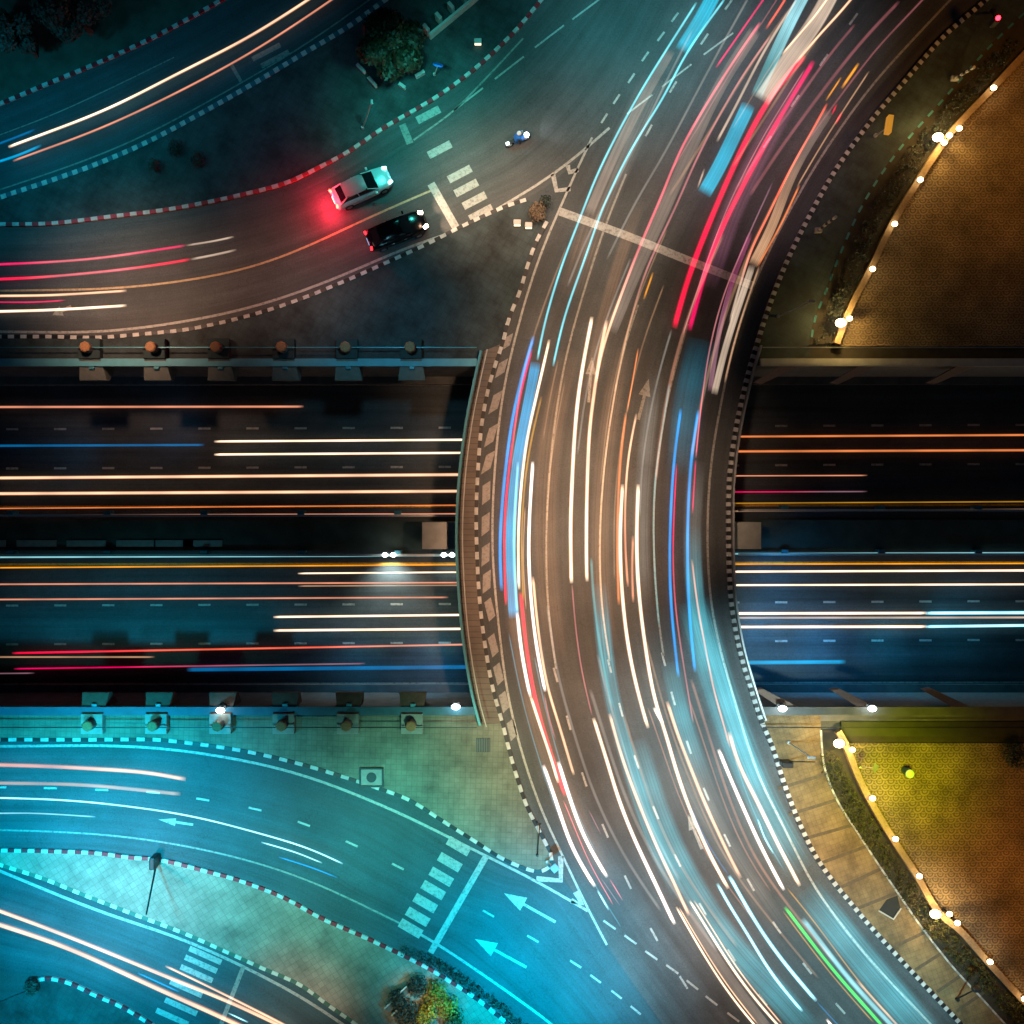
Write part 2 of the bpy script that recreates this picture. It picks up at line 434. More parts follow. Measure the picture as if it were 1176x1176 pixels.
# ramps at the upper left
spot('added_pool_spot', 490, 150, 10, 5000, TE, 92)
spot('added_pool_spot', 590, 70, 11, 1500, (0.1, 0.8, 0.8), 95)
spot('added_pool_spot', 40, 180, 13, 3800, CY, 108)
spot('added_pool_spot', 270, 90, 13, 1500, CY, 108)
spot('added_pool_spot', 150, 350, 10, 6000, (1.0, 0.56, 0.36), 90)
spot('added_pool_spot', 330, 315, 10, 2600, (1.0, 0.52, 0.36), 80)
spot('added_pool_spot', 560, 225, 9, 5200, (1.0, 0.60, 0.38), 80)
spot('added_pool_spot', 130, 215, 9, 500, TE, 105)
spot('added_pool_spot', 450, 372, 11, 1700, (0.25, 0.75, 0.95), 95)  # added cool spot for the pavement wedge and the right-hand posts
spot('added_pool_spot', 484, 1152, 7, 1300, (1.0, 0.66, 0.16), 50)  # added warm spot that yellows the planted shrubs
# sunken expressway: added blue fill spots, no lamp stands there
for x_, y_, e_ in ((890, 735, 900), (960, 745, 800), (1040, 740, 520), (1120, 715, 360), (905, 665, 420)): spot('added_cutting_spot', x_, y_, -2.2, e_, BL if x_ < 1000 else (0.03, 0.55, 0.9), 140, tz=-5.5)
for x_, y_, e_ in ((490, 768, 420), (400, 770, 260), (60, 515, 70), (180, 490, 60)): spot('added_cutting_spot', x_, y_, -2.2, e_, (0.02, 0.5, 0.95), 140, tz=-5.5)
# plaza: added fill spots besides the wall lamps
spot('added_plaza_spot', 1145, 150, 12, 2000, (1.0, 0.36, 0.02), 120)
spot('added_plaza_spot', 1150, 1010, 13, 3000, (1.0, 0.33, 0.02), 118)
spot('added_plaza_spot', 1020, 892, 7, 3400, (0.85, 0.92, 0.0), 112)
spot('added_plaza_spot', 945, 960, 12, 4800, (1.0, 0.62, 0.20), 72)

# ------------------------------------------------------------------ ground, sunken road, banks
YT, YB = P(0, 420).y, P(0, 812).y            # edges of the cutting on street level
def sheet(name, x0, y0, x1, y1, z, mat, label):
    bm = bmesh.new()
    bm.faces.new([bm.verts.new(v) for v in ((x0, y0, z), (x1, y0, z), (x1, y1, z), (x0, y1, z))])
    return tag(link(name, bm, mat), label, name.split('_')[0], kind='structure')
BIG = 900
sheet('ground', -BIG, YT, BIG, BIG, 0, M_base, 'dark asphalt ground north of the sunken expressway')
sheet('ground', -BIG, -BIG, BIG, YB, 0, M_base, 'dark asphalt ground south of the sunken expressway')
sheet('road_floor', -BIG, YB - 1, BIG, YT + 1, U, M_low, 'dark asphalt floor of the sunken expressway')

W3 = [(800, -100), (748, 0), (705, 100), (664, 195), (628, 262), (606, 310), (585, 368), (566, 424), (555, 490), (549, 560), (548, 620), (551, 690), (557, 740), (566, 790), (577, 832), (590, 880), (605, 925), (632, 980), (690, 1075), (760, 1175), (850, 1290)]
K7 = [(1240, -110), (1132, 0), (1082, 44), (1034, 99), (1000, 139), (960, 194), (929, 248), (902, 303), (881, 357), (868, 398), (860, 425), (845, 490), (837, 551), (836, 608), (837, 657), (840, 698), (849, 747), (862, 792), (873, 826), (885, 854), (900, 900), (915, 939), (934, 979), (955, 1010), (977, 1037), (998, 1062), (1017, 1083), (1054, 1123), (1096, 1168), (1190, 1270)]
K1 = [(-90, 155), (0, 120), (60, 95), (120, 70), (180, 42), (230, 15), (300, -25)]
K2 = [(-90, 262), (0, 228), (60, 208), (110, 190), (170, 164), (230, 132), (290, 98), (350, 62), (400, 32), (440, 3), (500, -40)]
K3 = [(-90, 257), (0, 258), (60, 257), (130, 249), (200, 240), (270, 226), (330, 210), (372, 190), (400, 175), (440, 148), (500, 113), (545, 80), (590, 38), (622, 0), (660, -50)]
K4 = [(-90, 387), (0, 387), (60, 387), (110, 388), (165, 384), (220, 378), (290, 362), (340, 346), (390, 326), (440, 304), (490, 281), (540, 256), (580, 238), (604, 230)]
K5 = [(628, 255), (615, 280), (606, 305), (597, 335), (585, 365), (577, 395), (566, 428), (559, 455), (553, 490), (549, 540), (547, 590), (548, 640), (551, 690), (557, 740), (566, 790), (577, 830), (590, 880), (605, 925), (620, 955), (632, 978)]
K6 = [(632, 978), (633, 992), (620, 1000), (602, 996), (575, 984), (545, 965), (510, 943), (470, 918), (430, 903), (390, 890), (350, 878), (310, 868), (270, 860), (220, 853), (180, 849), (100, 849), (0, 849), (-90, 851)]
K8 = [(-90, 977), (0, 976), (60, 977), (110, 979), (150, 984), (185, 987), (230, 998), (280, 1012), (330, 1032), (370, 1054), (420, 1076), (460, 1095), (490, 1110), (520, 1128), (550, 1148), (580, 1172), (640, 1220)]
K9 = [(-90, 962), (0, 992), (50, 1008), (100, 1028), (165, 1053), (210, 1070), (260, 1092), (300, 1110), (345, 1130), (380, 1155), (410, 1176), (470, 1225)]
K10 = [(34, 1136), (42, 1126), (55, 1123), (80, 1128), (110, 1142), (140, 1155), (175, 1176), (240, 1220)]

def road(left, right, z, mat, label, n=140):
    a = smooth_to(line(left, 0), n); b = smooth_to(line(right, 0), n)
    bm = bmesh.new(); uv = bm.loops.layers.uv.new('UVMap'); K = 10
    rows = []; v = 0.0; vs = []
    for i in range(n):
        if i: v += ((a[i] + b[i]) / 2 - (a[i - 1] + b[i - 1]) / 2).length
        w = (a[i] - b[i]).length; vs.append((v, w))
        rows.append([bm.verts.new(a[i].lerp(b[i], j / K) + Vector((0, 0, z))) for j in range(K + 1)])
    for i in range(n - 1):
        for j in range(K):
            q = (rows[i][j], rows[i][j + 1], rows[i + 1][j + 1], rows[i + 1][j])
            f = bm.faces.new(q)
            for lp, (ii, jj) in zip(f.loops, ((i, j), (i, j + 1), (i + 1, j + 1), (i + 1, j))):
                lp[uv].uv = (jj / K * 14, vs[ii][0])
    bmesh.ops.recalc_face_normals(bm, faces=bm.faces)
    o = link('road', bm, mat); tag(o, label, 'road', kind='structure')
    if o.data.polygons[0].normal.z < 0: o.data.flip_normals()
    return o

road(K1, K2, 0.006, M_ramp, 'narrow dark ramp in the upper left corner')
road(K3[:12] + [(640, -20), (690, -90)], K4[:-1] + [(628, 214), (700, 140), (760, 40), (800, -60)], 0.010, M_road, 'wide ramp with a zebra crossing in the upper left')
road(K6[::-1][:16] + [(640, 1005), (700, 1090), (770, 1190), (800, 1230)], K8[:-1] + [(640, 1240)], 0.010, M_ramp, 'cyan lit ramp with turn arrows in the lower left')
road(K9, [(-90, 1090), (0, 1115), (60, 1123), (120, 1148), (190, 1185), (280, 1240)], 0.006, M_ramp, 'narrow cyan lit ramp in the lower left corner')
road(W3, K7, 0.016, M_road, 'broad curved road crossing over the sunken expressway', 220)

# pavements, islands, verges: slabs a kerb's height above the asphalt
def slab(name, outline, mat, label, z1=0.12, z0=-0.02):
    return tag(link(name, prism(outline, z0, z1), mat), label, name.replace('_', ' '), kind='structure')
L = lambda pp, st=0.8: line(pp, 0, st)
slab('verge', L(K1) + [P(300, -400), P(-500, -400), P(-500, 330)], M_turf, 'dark scrubby verge in the upper left corner')
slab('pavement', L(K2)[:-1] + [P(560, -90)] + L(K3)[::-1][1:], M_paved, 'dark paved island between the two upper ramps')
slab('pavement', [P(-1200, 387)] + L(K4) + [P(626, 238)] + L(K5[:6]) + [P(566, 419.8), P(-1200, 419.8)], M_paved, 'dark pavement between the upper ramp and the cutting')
slab('pavement', L(K5[14:]) + L(K6)[1:] + [P(-1200, 852), P(-1200, 812.2), P(572, 812.2)], M_pave2, 'green lit pavement tip between curved road and lower ramp')
slab('pavement', L(K8) + [P(500, 1240)] + L(K9)[::-1], M_pave, 'long pale paved island between the two lower ramps')
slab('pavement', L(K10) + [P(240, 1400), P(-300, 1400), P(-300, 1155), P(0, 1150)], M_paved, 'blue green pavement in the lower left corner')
F1 = [(1260, -20), (1176, 62), (1133, 108), (1088, 156), (1050, 212), (1020, 262), (996, 312), (975, 352), (962, 385), (958, 396)]
B1 = [(1225, -30), (1140, 50), (1085, 112), (1030, 175), (992, 232), (965, 290), (948, 335), (936, 365), (930, 396)]
F2 = [(960, 838), (968, 852), (978, 878), (990, 905), (1020, 957), (1048, 1000), (1075, 1045), (1100, 1066), (1128, 1098), (1176, 1150), (1250, 1225)]
B2 = [(942, 838), (943, 855), (946, 880), (960, 917), (985, 957), (1010, 995), (1036, 1033), (1056, 1062), (1092, 1108), (1128, 1147), (1160, 1182), (1230, 1250)]
E7 = [(x + 3, y) for x, y in K7]
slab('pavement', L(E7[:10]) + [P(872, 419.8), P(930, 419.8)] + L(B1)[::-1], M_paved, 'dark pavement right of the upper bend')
slab('pavement', L(E7[18:]) + [P(1280, 1270)] + L(B2)[::-1] + [P(942, 812.2), P(870, 812.2)], M_walk, 'tan banded promenade right of the lower bend')
slab('flower_bed', L(B1) + L(F1)[::-1], M_soil, 'dark planted strip beside the upper plaza wall', 0.10)
slab('flower_bed', L(B2) + L(F2)[::-1], M_soil, 'dark planted strip beside the lower plaza wall', 0.10)
slab('plaza', L(F1) + [P(958, 398), P(2400, 398), P(2400, -300)], M_fan, 'amber lit plaza of fan shaped setts in the upper right', 0.14)
slab('plaza', L(F2) + [P(2400, 1300), P(2400, 853), P(972, 853)], M_fan, 'plaza of fan shaped setts in the lower right', 0.14)
slab('verge', [P(930, 398.4), P(2400, 398.4), P(2400, 419.8), P(930, 419.8)], M_soil, 'dark ledge above the cutting in the upper right', 0.11)
slab('grass_strip', [P(965, 828), P(2400, 828), P(2400, 845), P(965, 845)], leafy('mown_grass', (0.012, 0.016, 0.004), (0.04, 0.042, 0.009)), 'yellow green grass strip above the lower plaza', 0.16)
slab('verge', [P(942, 812.4), P(2400, 812.4), P(2400, 827.6), P(942, 827.6)], M_concd, 'dark ledge above the cutting in the lower right', 0.10)
slab('gutter', [P(965, 845.4), P(2400, 845.4), P(2400, 852.6), P(965, 852.6)], M_soil, 'dark gutter between grass strip and lower plaza', 0.06)
# footway on the bridge
DW = [(554, 404), (546, 440), (538, 480), (531, 530), (527, 580), (526, 620), (528, 670), (532, 720), (539, 770), (546, 805), (553, 831)]
slab('footway', L(DW) + L(K5[5:16])[::-1], M_foot, 'brown footway along the left edge of the bridge', 0.13, -0.004)

# promenade bands
def lerp_list(a, t):
    return smooth_to(a, 200)[int(t * 199)]
pe = L(E7[18:]); pb = L(B2)
bm = bmesh.new()
for (a, b) in [((893, 905), (950, 888)), ((905, 935), (963, 917)), ((925, 962), (985, 945)), ((943, 990), (1003, 968)), ((965, 1018), (1022, 992)), ((985, 1042), (1040, 1020)), ((1025, 1087), (1075, 1063)), ((1050, 1113), (1097, 1083)), ((1075, 1138), (1116, 1110)), ((1098, 1160), (1138, 1132))]:
    ribbon([P(*a), P(*b)], 0.22, 0.124, bm)
tag(link('paving_band', bm, M_band), 'thin dark bands across the tan promenade', 'paving band', kind='structure')

# ------------------------------------------------------------------ kerbs
def kerb(pp, blk, mats, label, w=0.24, h=0.15):
    pts = line(pp, 0, 0.25); n = max(2, int(length(pts) / blk)); q = smooth_to(pts, n * 2 + 1)
    ns = sides(q); bm = bmesh.new(); prev = None
    for i, (p, nn) in enumerate(zip(q, ns)):
        r = [bm.verts.new((p.x + nn.x * s * w / 2, p.y + nn.y * s * w / 2, z)) for s, z in ((1, -0.02), (1, h), (-1, h), (-1, -0.02))]
        if prev:
            for k in range(4):
                bm.faces.new((prev[k], prev[(k + 1) % 4], r[(k + 1) % 4], r[k])).material_index = ((i - 1) // 2) % 2
        prev = r
    bmesh.ops.recalc_face_normals(bm, faces=bm.faces)
    return tag(link('kerb', bm, mats), label, 'kerb', kind='structure')
BW = [M_kw, M_kb]; RW = [M_kw, M_kr]
kerb(K1, 0.40, RW, 'red and white kerb along the top left verge')
kerb(K2, 0.36, [M_kw, plain('blue_kerb_paint', (0.02, 0.10, 0.14), 0.5)], 'blue and white kerb of the upper left ramp', 0.32)
kerb(K3, 0.44, RW, 'red and white kerb of the upper paved island')
kerb(K4, 0.42, BW, 'black and white kerb below the wide upper ramp')
kerb(K5, 0.50, BW, 'black and white kerb along the left of the curved road')
kerb(K6, 0.54, BW, 'black and white kerb above the lower left ramp')
kerb(K7, 0.28, BW, 'black and white kerb along the right of the curved road', 0.30, 0.25)
kerb(K8, 0.45, RW, 'red and white kerb above the long pale island')
kerb(K9, 0.45, [plain('cream_kerb_paint', (0.5, 0.52, 0.45)), plain('green_kerb_paint', (0.05, 0.12, 0.09))], 'faded green and cream kerb below the long pale island', 0.24)
kerb(K10, 0.45, RW, 'short curled red and white kerb in the lower left corner')
kerb(B1, 0.5, [M_teal, M_soil], 'edging with painted dashes of light along the upper planted strip', 0.14, 0.14)  # teal blocks paint dashes of light onto the edging
kerb(B2, 0.4, [M_pale, M_conc], 'pale edging along the lower planted strip', 0.12, 0.16)

# ------------------------------------------------------------------ painted markings
def mark(name, bm, label, mat=M_white): return tag(link(name, bm, mat), label, name.replace('_', ' '), kind='structure')
ZM = 0.024
def solid(pp, w, label, mat=M_white, z=ZM, zz=0.0): return mark('lane_line', ribbon(relax(line(pp, zz, 0.6), 14 if len(pp) > 4 else 0), w, zz + z), label, mat)
L0 = [(680, 158), (660, 200), (642, 242), (624, 282), (606, 335), (593, 382), (579, 441), (572, 494), (567, 553), (565, 615), (566, 650), (572, 711), (582, 793), (599, 864), (624, 937), (649, 988), (675, 1044), (697, 1085)]
L1 = [(719, 200), (697, 253), (672, 330), (655, 388), (642, 450), (634, 510), (628, 580), (627, 640), (629, 701), (634, 740), (638.6, 768)]
L2 = [(733, 350), (719, 390), (706, 450), (696, 515), (690, 580), (688, 636), (691, 701), (700, 759)]
L3 = [(790, 372), (768, 450), (760, 496), (752, 552), (750, 608), (751, 640), (755, 707), (762, 753)]
L4 = [(1110, -20), (1035, 60), (994, 106), (967, 145), (943, 179), (915, 227), (885, 283), (868, 320), (845, 386), (827, 468), (816, 533), (812, 608), (813, 655), (818, 707), (830, 757), (848, 820), (872, 896), (900, 948), (931, 1013), (961, 1055), (1000, 1104), (1069, 1176), (1110, 1220)]
solid(L0, 0.15, 'left edge line of the curved road')
solid(L1, 0.13, 'first solid lane line on the bridge from the left', M_worn)
solid(L2, 0.13, 'second solid lane line on the bridge from the left', M_worn)
solid(L3, 0.13, 'third solid lane line on the bridge from the left', M_worn)
solid(L4, 0.15, 'right edge line of the curved road')
solid([(0, 857), (153, 857), (245, 867), (345, 889), (462, 935), (554, 981), (615, 1011), (675, 1046)], 0.18, 'upper edge line of the lower left ramp')
solid([(-60, 953), (0, 953), (147, 961), (275, 985), (360, 1013), (459, 1060)], 0.12, 'lower edge line of the lower left ramp', M_worn)
solid([(459, 1060), (505, 1086), (628, 1172), (660, 1200)], 0.18, 'lower edge line beside the turn arrows')
solid([(-60, 975), (0, 1000), (113, 1046), (214, 1080), (306, 1123), (360, 1153), (420, 1195)], 0.20, 'edge line of the lower left corner ramp')
solid([(0, 334), (150, 330), (270, 312), (330, 293), (390, 266), (430, 247), (495, 219)], 0.14, 'centre line of the wide upper ramp', paint('faded_amber_lit_paint', (0.5, 0.36, 0.2)))  # amber light put into the line's paint colour
solid([(0, 381), (120, 381), (220, 368), (300, 350), (390, 318), (470, 283), (540, 260), (567, 242), (622, 210), (656, 185), (700, 147)], 0.17, 'lower edge line of the wide upper ramp')
solid([(601, 44), (560, 88), (520, 128), (475, 161)], 0.12, 'upper edge line of the wide upper ramp', M_worn)
solid([(0, 218), (60, 198), (110, 180), (170, 154), (230, 122), (290, 88), (350, 52), (430, -4)], 0.10, 'lower edge line of the upper left ramp', M_worn)
solid([(-40, 170), (60, 132), (120, 105), (200, 66)], 0.08, 'faint lane line of the upper left ramp', M_worn)
# cuts of sunken expressway
for y, mat, nm, w in ((583, M_yellow, 'yellow line above the median', 0.16), (649, M_yellow, 'yellow line below the median', 0.16), (443, M_worn, 'upper edge line of the sunken expressway', 0.12), (786, M_worn, 'lower edge line of the sunken expressway', 0.12)):
    solid([(-300, y), (1500, y - 4 if mat == M_yellow else y - 3)], w, nm, mat, 0.006, U)
def dashes(label, segs, w=0.14, mat=M_white, zz=0.0, z=ZM):
    bm = bmesh.new()
    for a, b in segs: ribbon([P(*a, zz), P(*b, zz)], w, zz + z, bm)
    return mark('lane_dashes', bm, label, mat)
for y, nm in ((491, 'upper'), (536, 'second'), (693.5, 'third'), (738, 'lowest')):
    segs = []
    for i in range(-4, 28):
        x = 14 + i * 55.2; yy = y + (2 if x < 560 else -3) * min(1, abs(x - 560) / 560)
        segs.append(((x - 7, yy), (x + 7, yy)))
    dashes(nm + ' row of lane dashes on the sunken expressway', segs, 0.15, M_white, U, 0.006)
def along(cs, d, ln): 
    n = math.hypot(*d); u = (d[0] / n * ln / 2, d[1] / n * ln / 2)
    return [((x - u[0], y - u[1]), (x + u[0], y + u[1])) for x, y in cs]
def tang(cs, ln):
    out = []
    for i, (x, y) in enumerate(cs):
        a = cs[max(i - 1, 0)]; b = cs[min(i + 1, len(cs) - 1)]
        out += along([(x, y)], (b[0] - a[0], b[1] - a[1]), ln)
    return out
dashes('lane dashes nearest the left edge of the lower bend', tang([(638, 775), (653, 830), (671, 895), (695, 954), (721, 1013), (751, 1073), (785, 1128)], 17))
dashes('second lane dashes on the lower bend', tang([(700, 765), (713, 815), (731, 875), (753, 933), (778, 988), (807, 1044), (840, 1097), (876, 1148), (915, 1196)], 16))
dashes('third lane dashes on the lower bend', tang([(762, 757), (773, 802), (791, 858), (811, 912), (835, 965), (862, 1016), (892, 1065), (927, 1112), (965, 1158), (1005, 1200)], 16))
dashes('merge dashes between ramp and curved road', tang([(700, 1062), (724, 1079), (748, 1097), (772, 1113), (795, 1131), (817, 1149), (842, 1168)], 17))
dashes('lane dashes of the lower left ramp', tang([(0, 904), (58, 905), (117, 907), (176, 910), (233, 918), (293, 929), (349, 946), (404, 969), (457, 995)], 15))
dashes('lane dashes between the turn arrows', tang([(561, 1049), (612, 1078), (661, 1107), (684, 1124), (708, 1142), (730, 1160)], 15))
dashes('lane dashes right of the cyan band on the upper bend', tang([(980, 22), (946, 69), (913, 116), (881, 163)], 16))
dashes('lane dashes between the cyan trails on the upper bend', tang([(837, 5), (809, 45), (773, 100), (745, 150)], 15))
dashes('merge dashes left of the upper bend', tang([(775, 20), (759, 42), (741, 65), (725, 90), (708, 114), (694, 136)], 13))
dashes('long lane dashes of the wide upper ramp', tang([(674, 10), (631, 42), (585, 78), (538, 114)], 42), 0.12)
dashes('thin diagonal dashes on the upper bend', [((808, 63), (842, 38)), ((760, 100), (794, 74)), ((720, 131), (749, 109))], 0.11)
def bars(name, label, cs, d, ln, w, mat=M_white):
    bm = bmesh.new()
    for a, b in along(cs, d, ln): ribbon([P(*a), P(*b)], w / S, ZM + 0.004, bm)
    return mark(name, bm, label, mat)
bars('zebra_crossing', 'zebra crossing on the lower left ramp', [(526.7, 971.5), (516.6, 990), (506.8, 1006.7), (497.6, 1022), (488.4, 1037), (479.8, 1052.6), (471.6, 1066)], (86, 50), 28, 11)
bars('zebra_crossing', 'zebra crossing in the lower left corner', [(236, 1097), (231, 1107), (226, 1118), (214, 1135), (208, 1156), (198, 1168)], (135, 60), 40, 6.5)
bars('zebra_crossing', 'zebra crossing on the wide upper ramp', [(492, 132), (505, 172), (528, 200), (535.5, 216), (545, 230.5), (552.5, 245)], (88, -46), 29, 9)
bars('zebra_crossing', 'faint zebra crossing on the upper left ramp', [(306, 60), (316, 68)], (88, -46), 36, 6, M_worn)
def stopline(label, a, b, w, mat=M_white): mark('stop_line', ribbon([P(*a), P(*b)], w / S, ZM + 0.002), label, mat)
stopline('stop line on the lower left ramp', (559, 982), (494.5, 1094), 7)
stopline('stop line in the lower left corner', (280, 1109), (254, 1176), 5, M_worn)
stopline('stop line of the wide upper ramp', (495, 211), (525, 264), 9)
stopline('short stop line below the upper island', (462, 143), (471, 165), 8, M_worn)
stopline('stop line on the upper left ramp', (266, 75), (277, 94), 4, M_worn)
mark('stop_line', ribbon(line([(643, 243), (720, 271), (790, 299), (864, 328)]), 0.55, ZM + 0.002), 'long stop line across the curved road', M_white)
def arrow(tip, tail, hl, hw, sw, label, mat=M_white):
    a = P(*tip); b = P(*tail); d = (b - a); Ln = d.length; d.normalize(); n = Vector((-d.y, d.x, 0)); bm = bmesh.new()
    z = Vector((0, 0, ZM)); hl /= S; hw /= S; sw /= S
    v = [bm.verts.new(p + z) for p in (a, a + d * hl + n * hw, a + d * hl - n * hw)]
    bm.faces.new(v)
    v = [bm.verts.new(p + z) for p in (a + d * hl + n * sw, b + n * sw, b - n * sw, a + d * hl - n * sw)]
    bm.faces.new(v)
    for f in bm.faces: f.normal_update(); 
    for f in list(bm.faces):
        if f.normal.z < 0: f.normal_flip()
    mark('lane_arrow', bm, label, mat)
arrow((578.7, 1025.6), (638, 1058.7), 26, 8.5, 1.6, 'upper turn arrow on the cyan lit ramp')
arrow((545, 1078), (604.7, 1110.7), 26, 8.5, 1.6, 'lower turn arrow on the cyan lit ramp')
arrow((182, 941), (222, 947), 20, 4.5, 1.4, 'turn arrow beside the white blue trail on the lower ramp')
arrow((790, 935), (806, 975), 18, 6, 1.8, 'faint lane arrow between the peach trails', M_worn)
arrow((680, 410), (676, 462), 20, 6, 1.6, 'faint lane arrow between the cream trails on the bridge', M_worn)
arrow((745, 435), (733, 482), 20, 7, 1.8, 'faint lane arrow right of the cream trails on the bridge', M_worn)
arrow((60, 362), (82, 352), 12, 6, 2, 'lane arrow beside the cream trails on the wide upper ramp', M_worn)
# chevrons in the noses
bm = bmesh.new()
for q in ([(635, 200), (639, 219), (655, 217)], [(652, 190), (654, 198), (664, 195)]): ribbon([P(*p) for p in q], 0.32, ZM, bm)
mark('hatching', bm, 'chevron hatching in the upper nose between ramp and curved road')
bm = bmesh.new()
for q in ([(616, 1009), (644, 1011), (644, 983)], [(656, 1034), (668, 1038), (661, 1024)]): ribbon([P(*p) for p in q], 0.38, ZM, bm)
mark('hatching', bm, 'chevron hatching in the lower nose between ramp and curved road')
bm = bmesh.new()
for x, y, h in ((582, 393, 17), (576, 423, 19), (569, 462, 24), (564, 500, 24), (560.6, 531, 24), (558.5, 566, 24), (557.7, 602, 24), (557.7, 637, 24), (559, 668, 24), (562.6, 700, 24), (566.5, 741, 24), (572.5, 774, 23), (579, 806, 22), (588, 838, 22)):
    s = (569 - x) * 0.0; k = -0.28 if y < 560 else 0.25
    if abs(y - 610) < 60: k = -0.02
    q = [(-4.5, h / 2 - 1 + 3), (4.5, h / 2 - 5), (4.5, -h / 2 - 2), (-4.5, -h / 2 + 4)]
    f = bm.faces.new([bm.verts.new(P(x + dx + k * dy, y + dy, 0) + Vector((0, 0, ZM))) for dx, dy in q])
    f.normal_update()
    if f.normal.z < 0: f.normal_flip()
mark('hatching', bm, 'row of slanted white blocks along the left edge of the bridge', paint('faded_block_paint', (0.27, 0.25, 0.235), 0.3))

# ------------------------------------------------------------------ cutting walls, bridge, median
def wall_thing(label, parts):
    e = empty('retaining_wall', parts[0][3]); tag(e, label, 'retaining wall')
    for name, bm, mat, loc in parts:
        bm.verts.ensure_lookup_table()
        for v in bm.verts: v.co -= Vector(parts[0][3])
        link(name, bm, mat, e)
    return e
def bxm(x0, x1, y0, y1, z0, z1):
    bm = bmesh.new(); box(bm, ((x0 + x1) / 2, (y0 + y1) / 2, (z0 + z1) / 2), (abs(x1 - x0), abs(y1 - y0), abs(z1 - z0))); return bm
XW = P(548, 0).x; XE = P(872, 0).x
for (x0, x1, side) in ((-300, XW, 'left'), (XE, 300, 'right')):
    loc = ((x0 + x1) / 2, YT, U)
    sidew = 'left of the bridge' if side == 'left' else 'right of the bridge'
    wall_thing('upper retaining wall of the sunken expressway, ' + sidew, [
        ('wall', bxm(x0, x1, YT + 0.002, YT + 0.45, U + 0.01, 0.30), M_concd if side == 'left' else M_conc, loc),
        ('coping', bxm(x0, x1, YT - 0.10, YT + 0.40, 0.302, 0.45), M_cop if side == 'left' else M_pale, loc),
        ('footing', bxm(x0, x1, YT - 0.55, YT - 0.002, U + 0.01, U + 0.5), M_concd, loc),
        ('handrail', bxm(x0, x1, YT + 1.05, YT + 1.11, 0.85, 0.91), M_teal if side == 'left' else M_metal, loc)])
    loc = ((x0 + x1) / 2, YB, U)
    wall_thing('lower retaining wall of the sunken expressway, ' + sidew, [
        ('wall', bxm(x0, x1, YB - 0.45, YB - 0.002, U + 0.01, 0.30), M_concd if side == 'left' else M_conc, loc),
        ('coping', bxm(x0, x1, YB - 0.45, YB + 0.10, 0.302, 0.45), M_cop2 if side == 'left' else M_concd, loc),
        ('footing', bxm(x0, x1, YB + 0.002, YB + 0.55, U + 0.01, U + 0.5), M_concd, loc),
        ('handrail', bxm(x0, x1, YB - 1.2, YB - 1.14, 0.85, 0.91), M_dark, loc)])

# the bridge
br = empty('road_bridge', (P(690, 612).x, P(0, 612).y, U))
tag(br, 'curved concrete bridge carrying the broad road over the sunken expressway', 'bridge')
o0 = Vector(br.location)
def bpart(name, bm, mat):
    for v in bm.verts: v.co -= o0
    return link(name, bm, mat, br)
def clip_y(pp, y0, y1):
    q = smooth_to(line(pp, 0, 0.3), 800)
    return [p for p in q if YB - 0.0 <= p.y <= YT + 0.0]
dl = clip_y(DW, 0, 0); dr = clip_y([(x + 5, y) for x, y in K7], 0, 0)
dl = [Vector((dl[0].x, YT - 0.001, 0))] + dl + [Vector((dl[-1].x, YB + 0.001, 0))]
dr = [Vector((dr[0].x, YT - 0.001, 0))] + dr + [Vector((dr[-1].x, YB + 0.001, 0))]
bpart('deck', prism(dl + dr[::-1], -1.3, 0.0), M_conc)
bpart('parapet', wallstrip(line([(x - 1.5, y) for x, y in DW], 0, 0.5), 0.16, -1.2, 0.55), M_teal)
bpart('rail', wallstrip(line([(x + 6, y) for x, y in DW], 0, 0.5), 0.07, 0.9, 0.98), M_pale)
bpart('parapet', wallstrip(line([(x + 4.6, y) for x, y in K7[9:19]], 0, 0.5), 0.12, -1.2, 0.5), M_metal)
m0, m1 = P(0, 628, U).y, P(0, 599, U).y
for xa, xb in ((486, 560), (800, 871)):
    bpart('pier', bxm(P(xa, 0, -2).x, P(xb, 0, -2).x, m0, m1, U, -1.31), M_pale)

# median of the sunken expressway
my1, my0 = P(0, 593, U).y, P(0, 636, U).y
bm = bmesh.new(); box(bm, (0, (my0 + my1) / 2, U + 0.09), (1400, my1 - my0 - 0.5, 0.18))
tag(link('median', bm, plain('mossy_median', (0.05, 0.075, 0.065), 0.9, noise=0.7, scale=0.8)), 'dark stained median between the two carriageways', 'median', kind='structure')
bm = bmesh.new()
for i, x in enumerate((-40, 18, 75, 132, 175, 208)):
    box(bm, (P(x + 26, 0, U).x, P(0, 624, U).y, U + 0.25), (2.9, 0.5, 0.1), bev=0.02, mi=i % 3 == 2)
tag(link('drain_covers', bm, [M_conc, M_concd]), 'row of long drain slabs on the left median', 'drain cover', kind='structure')
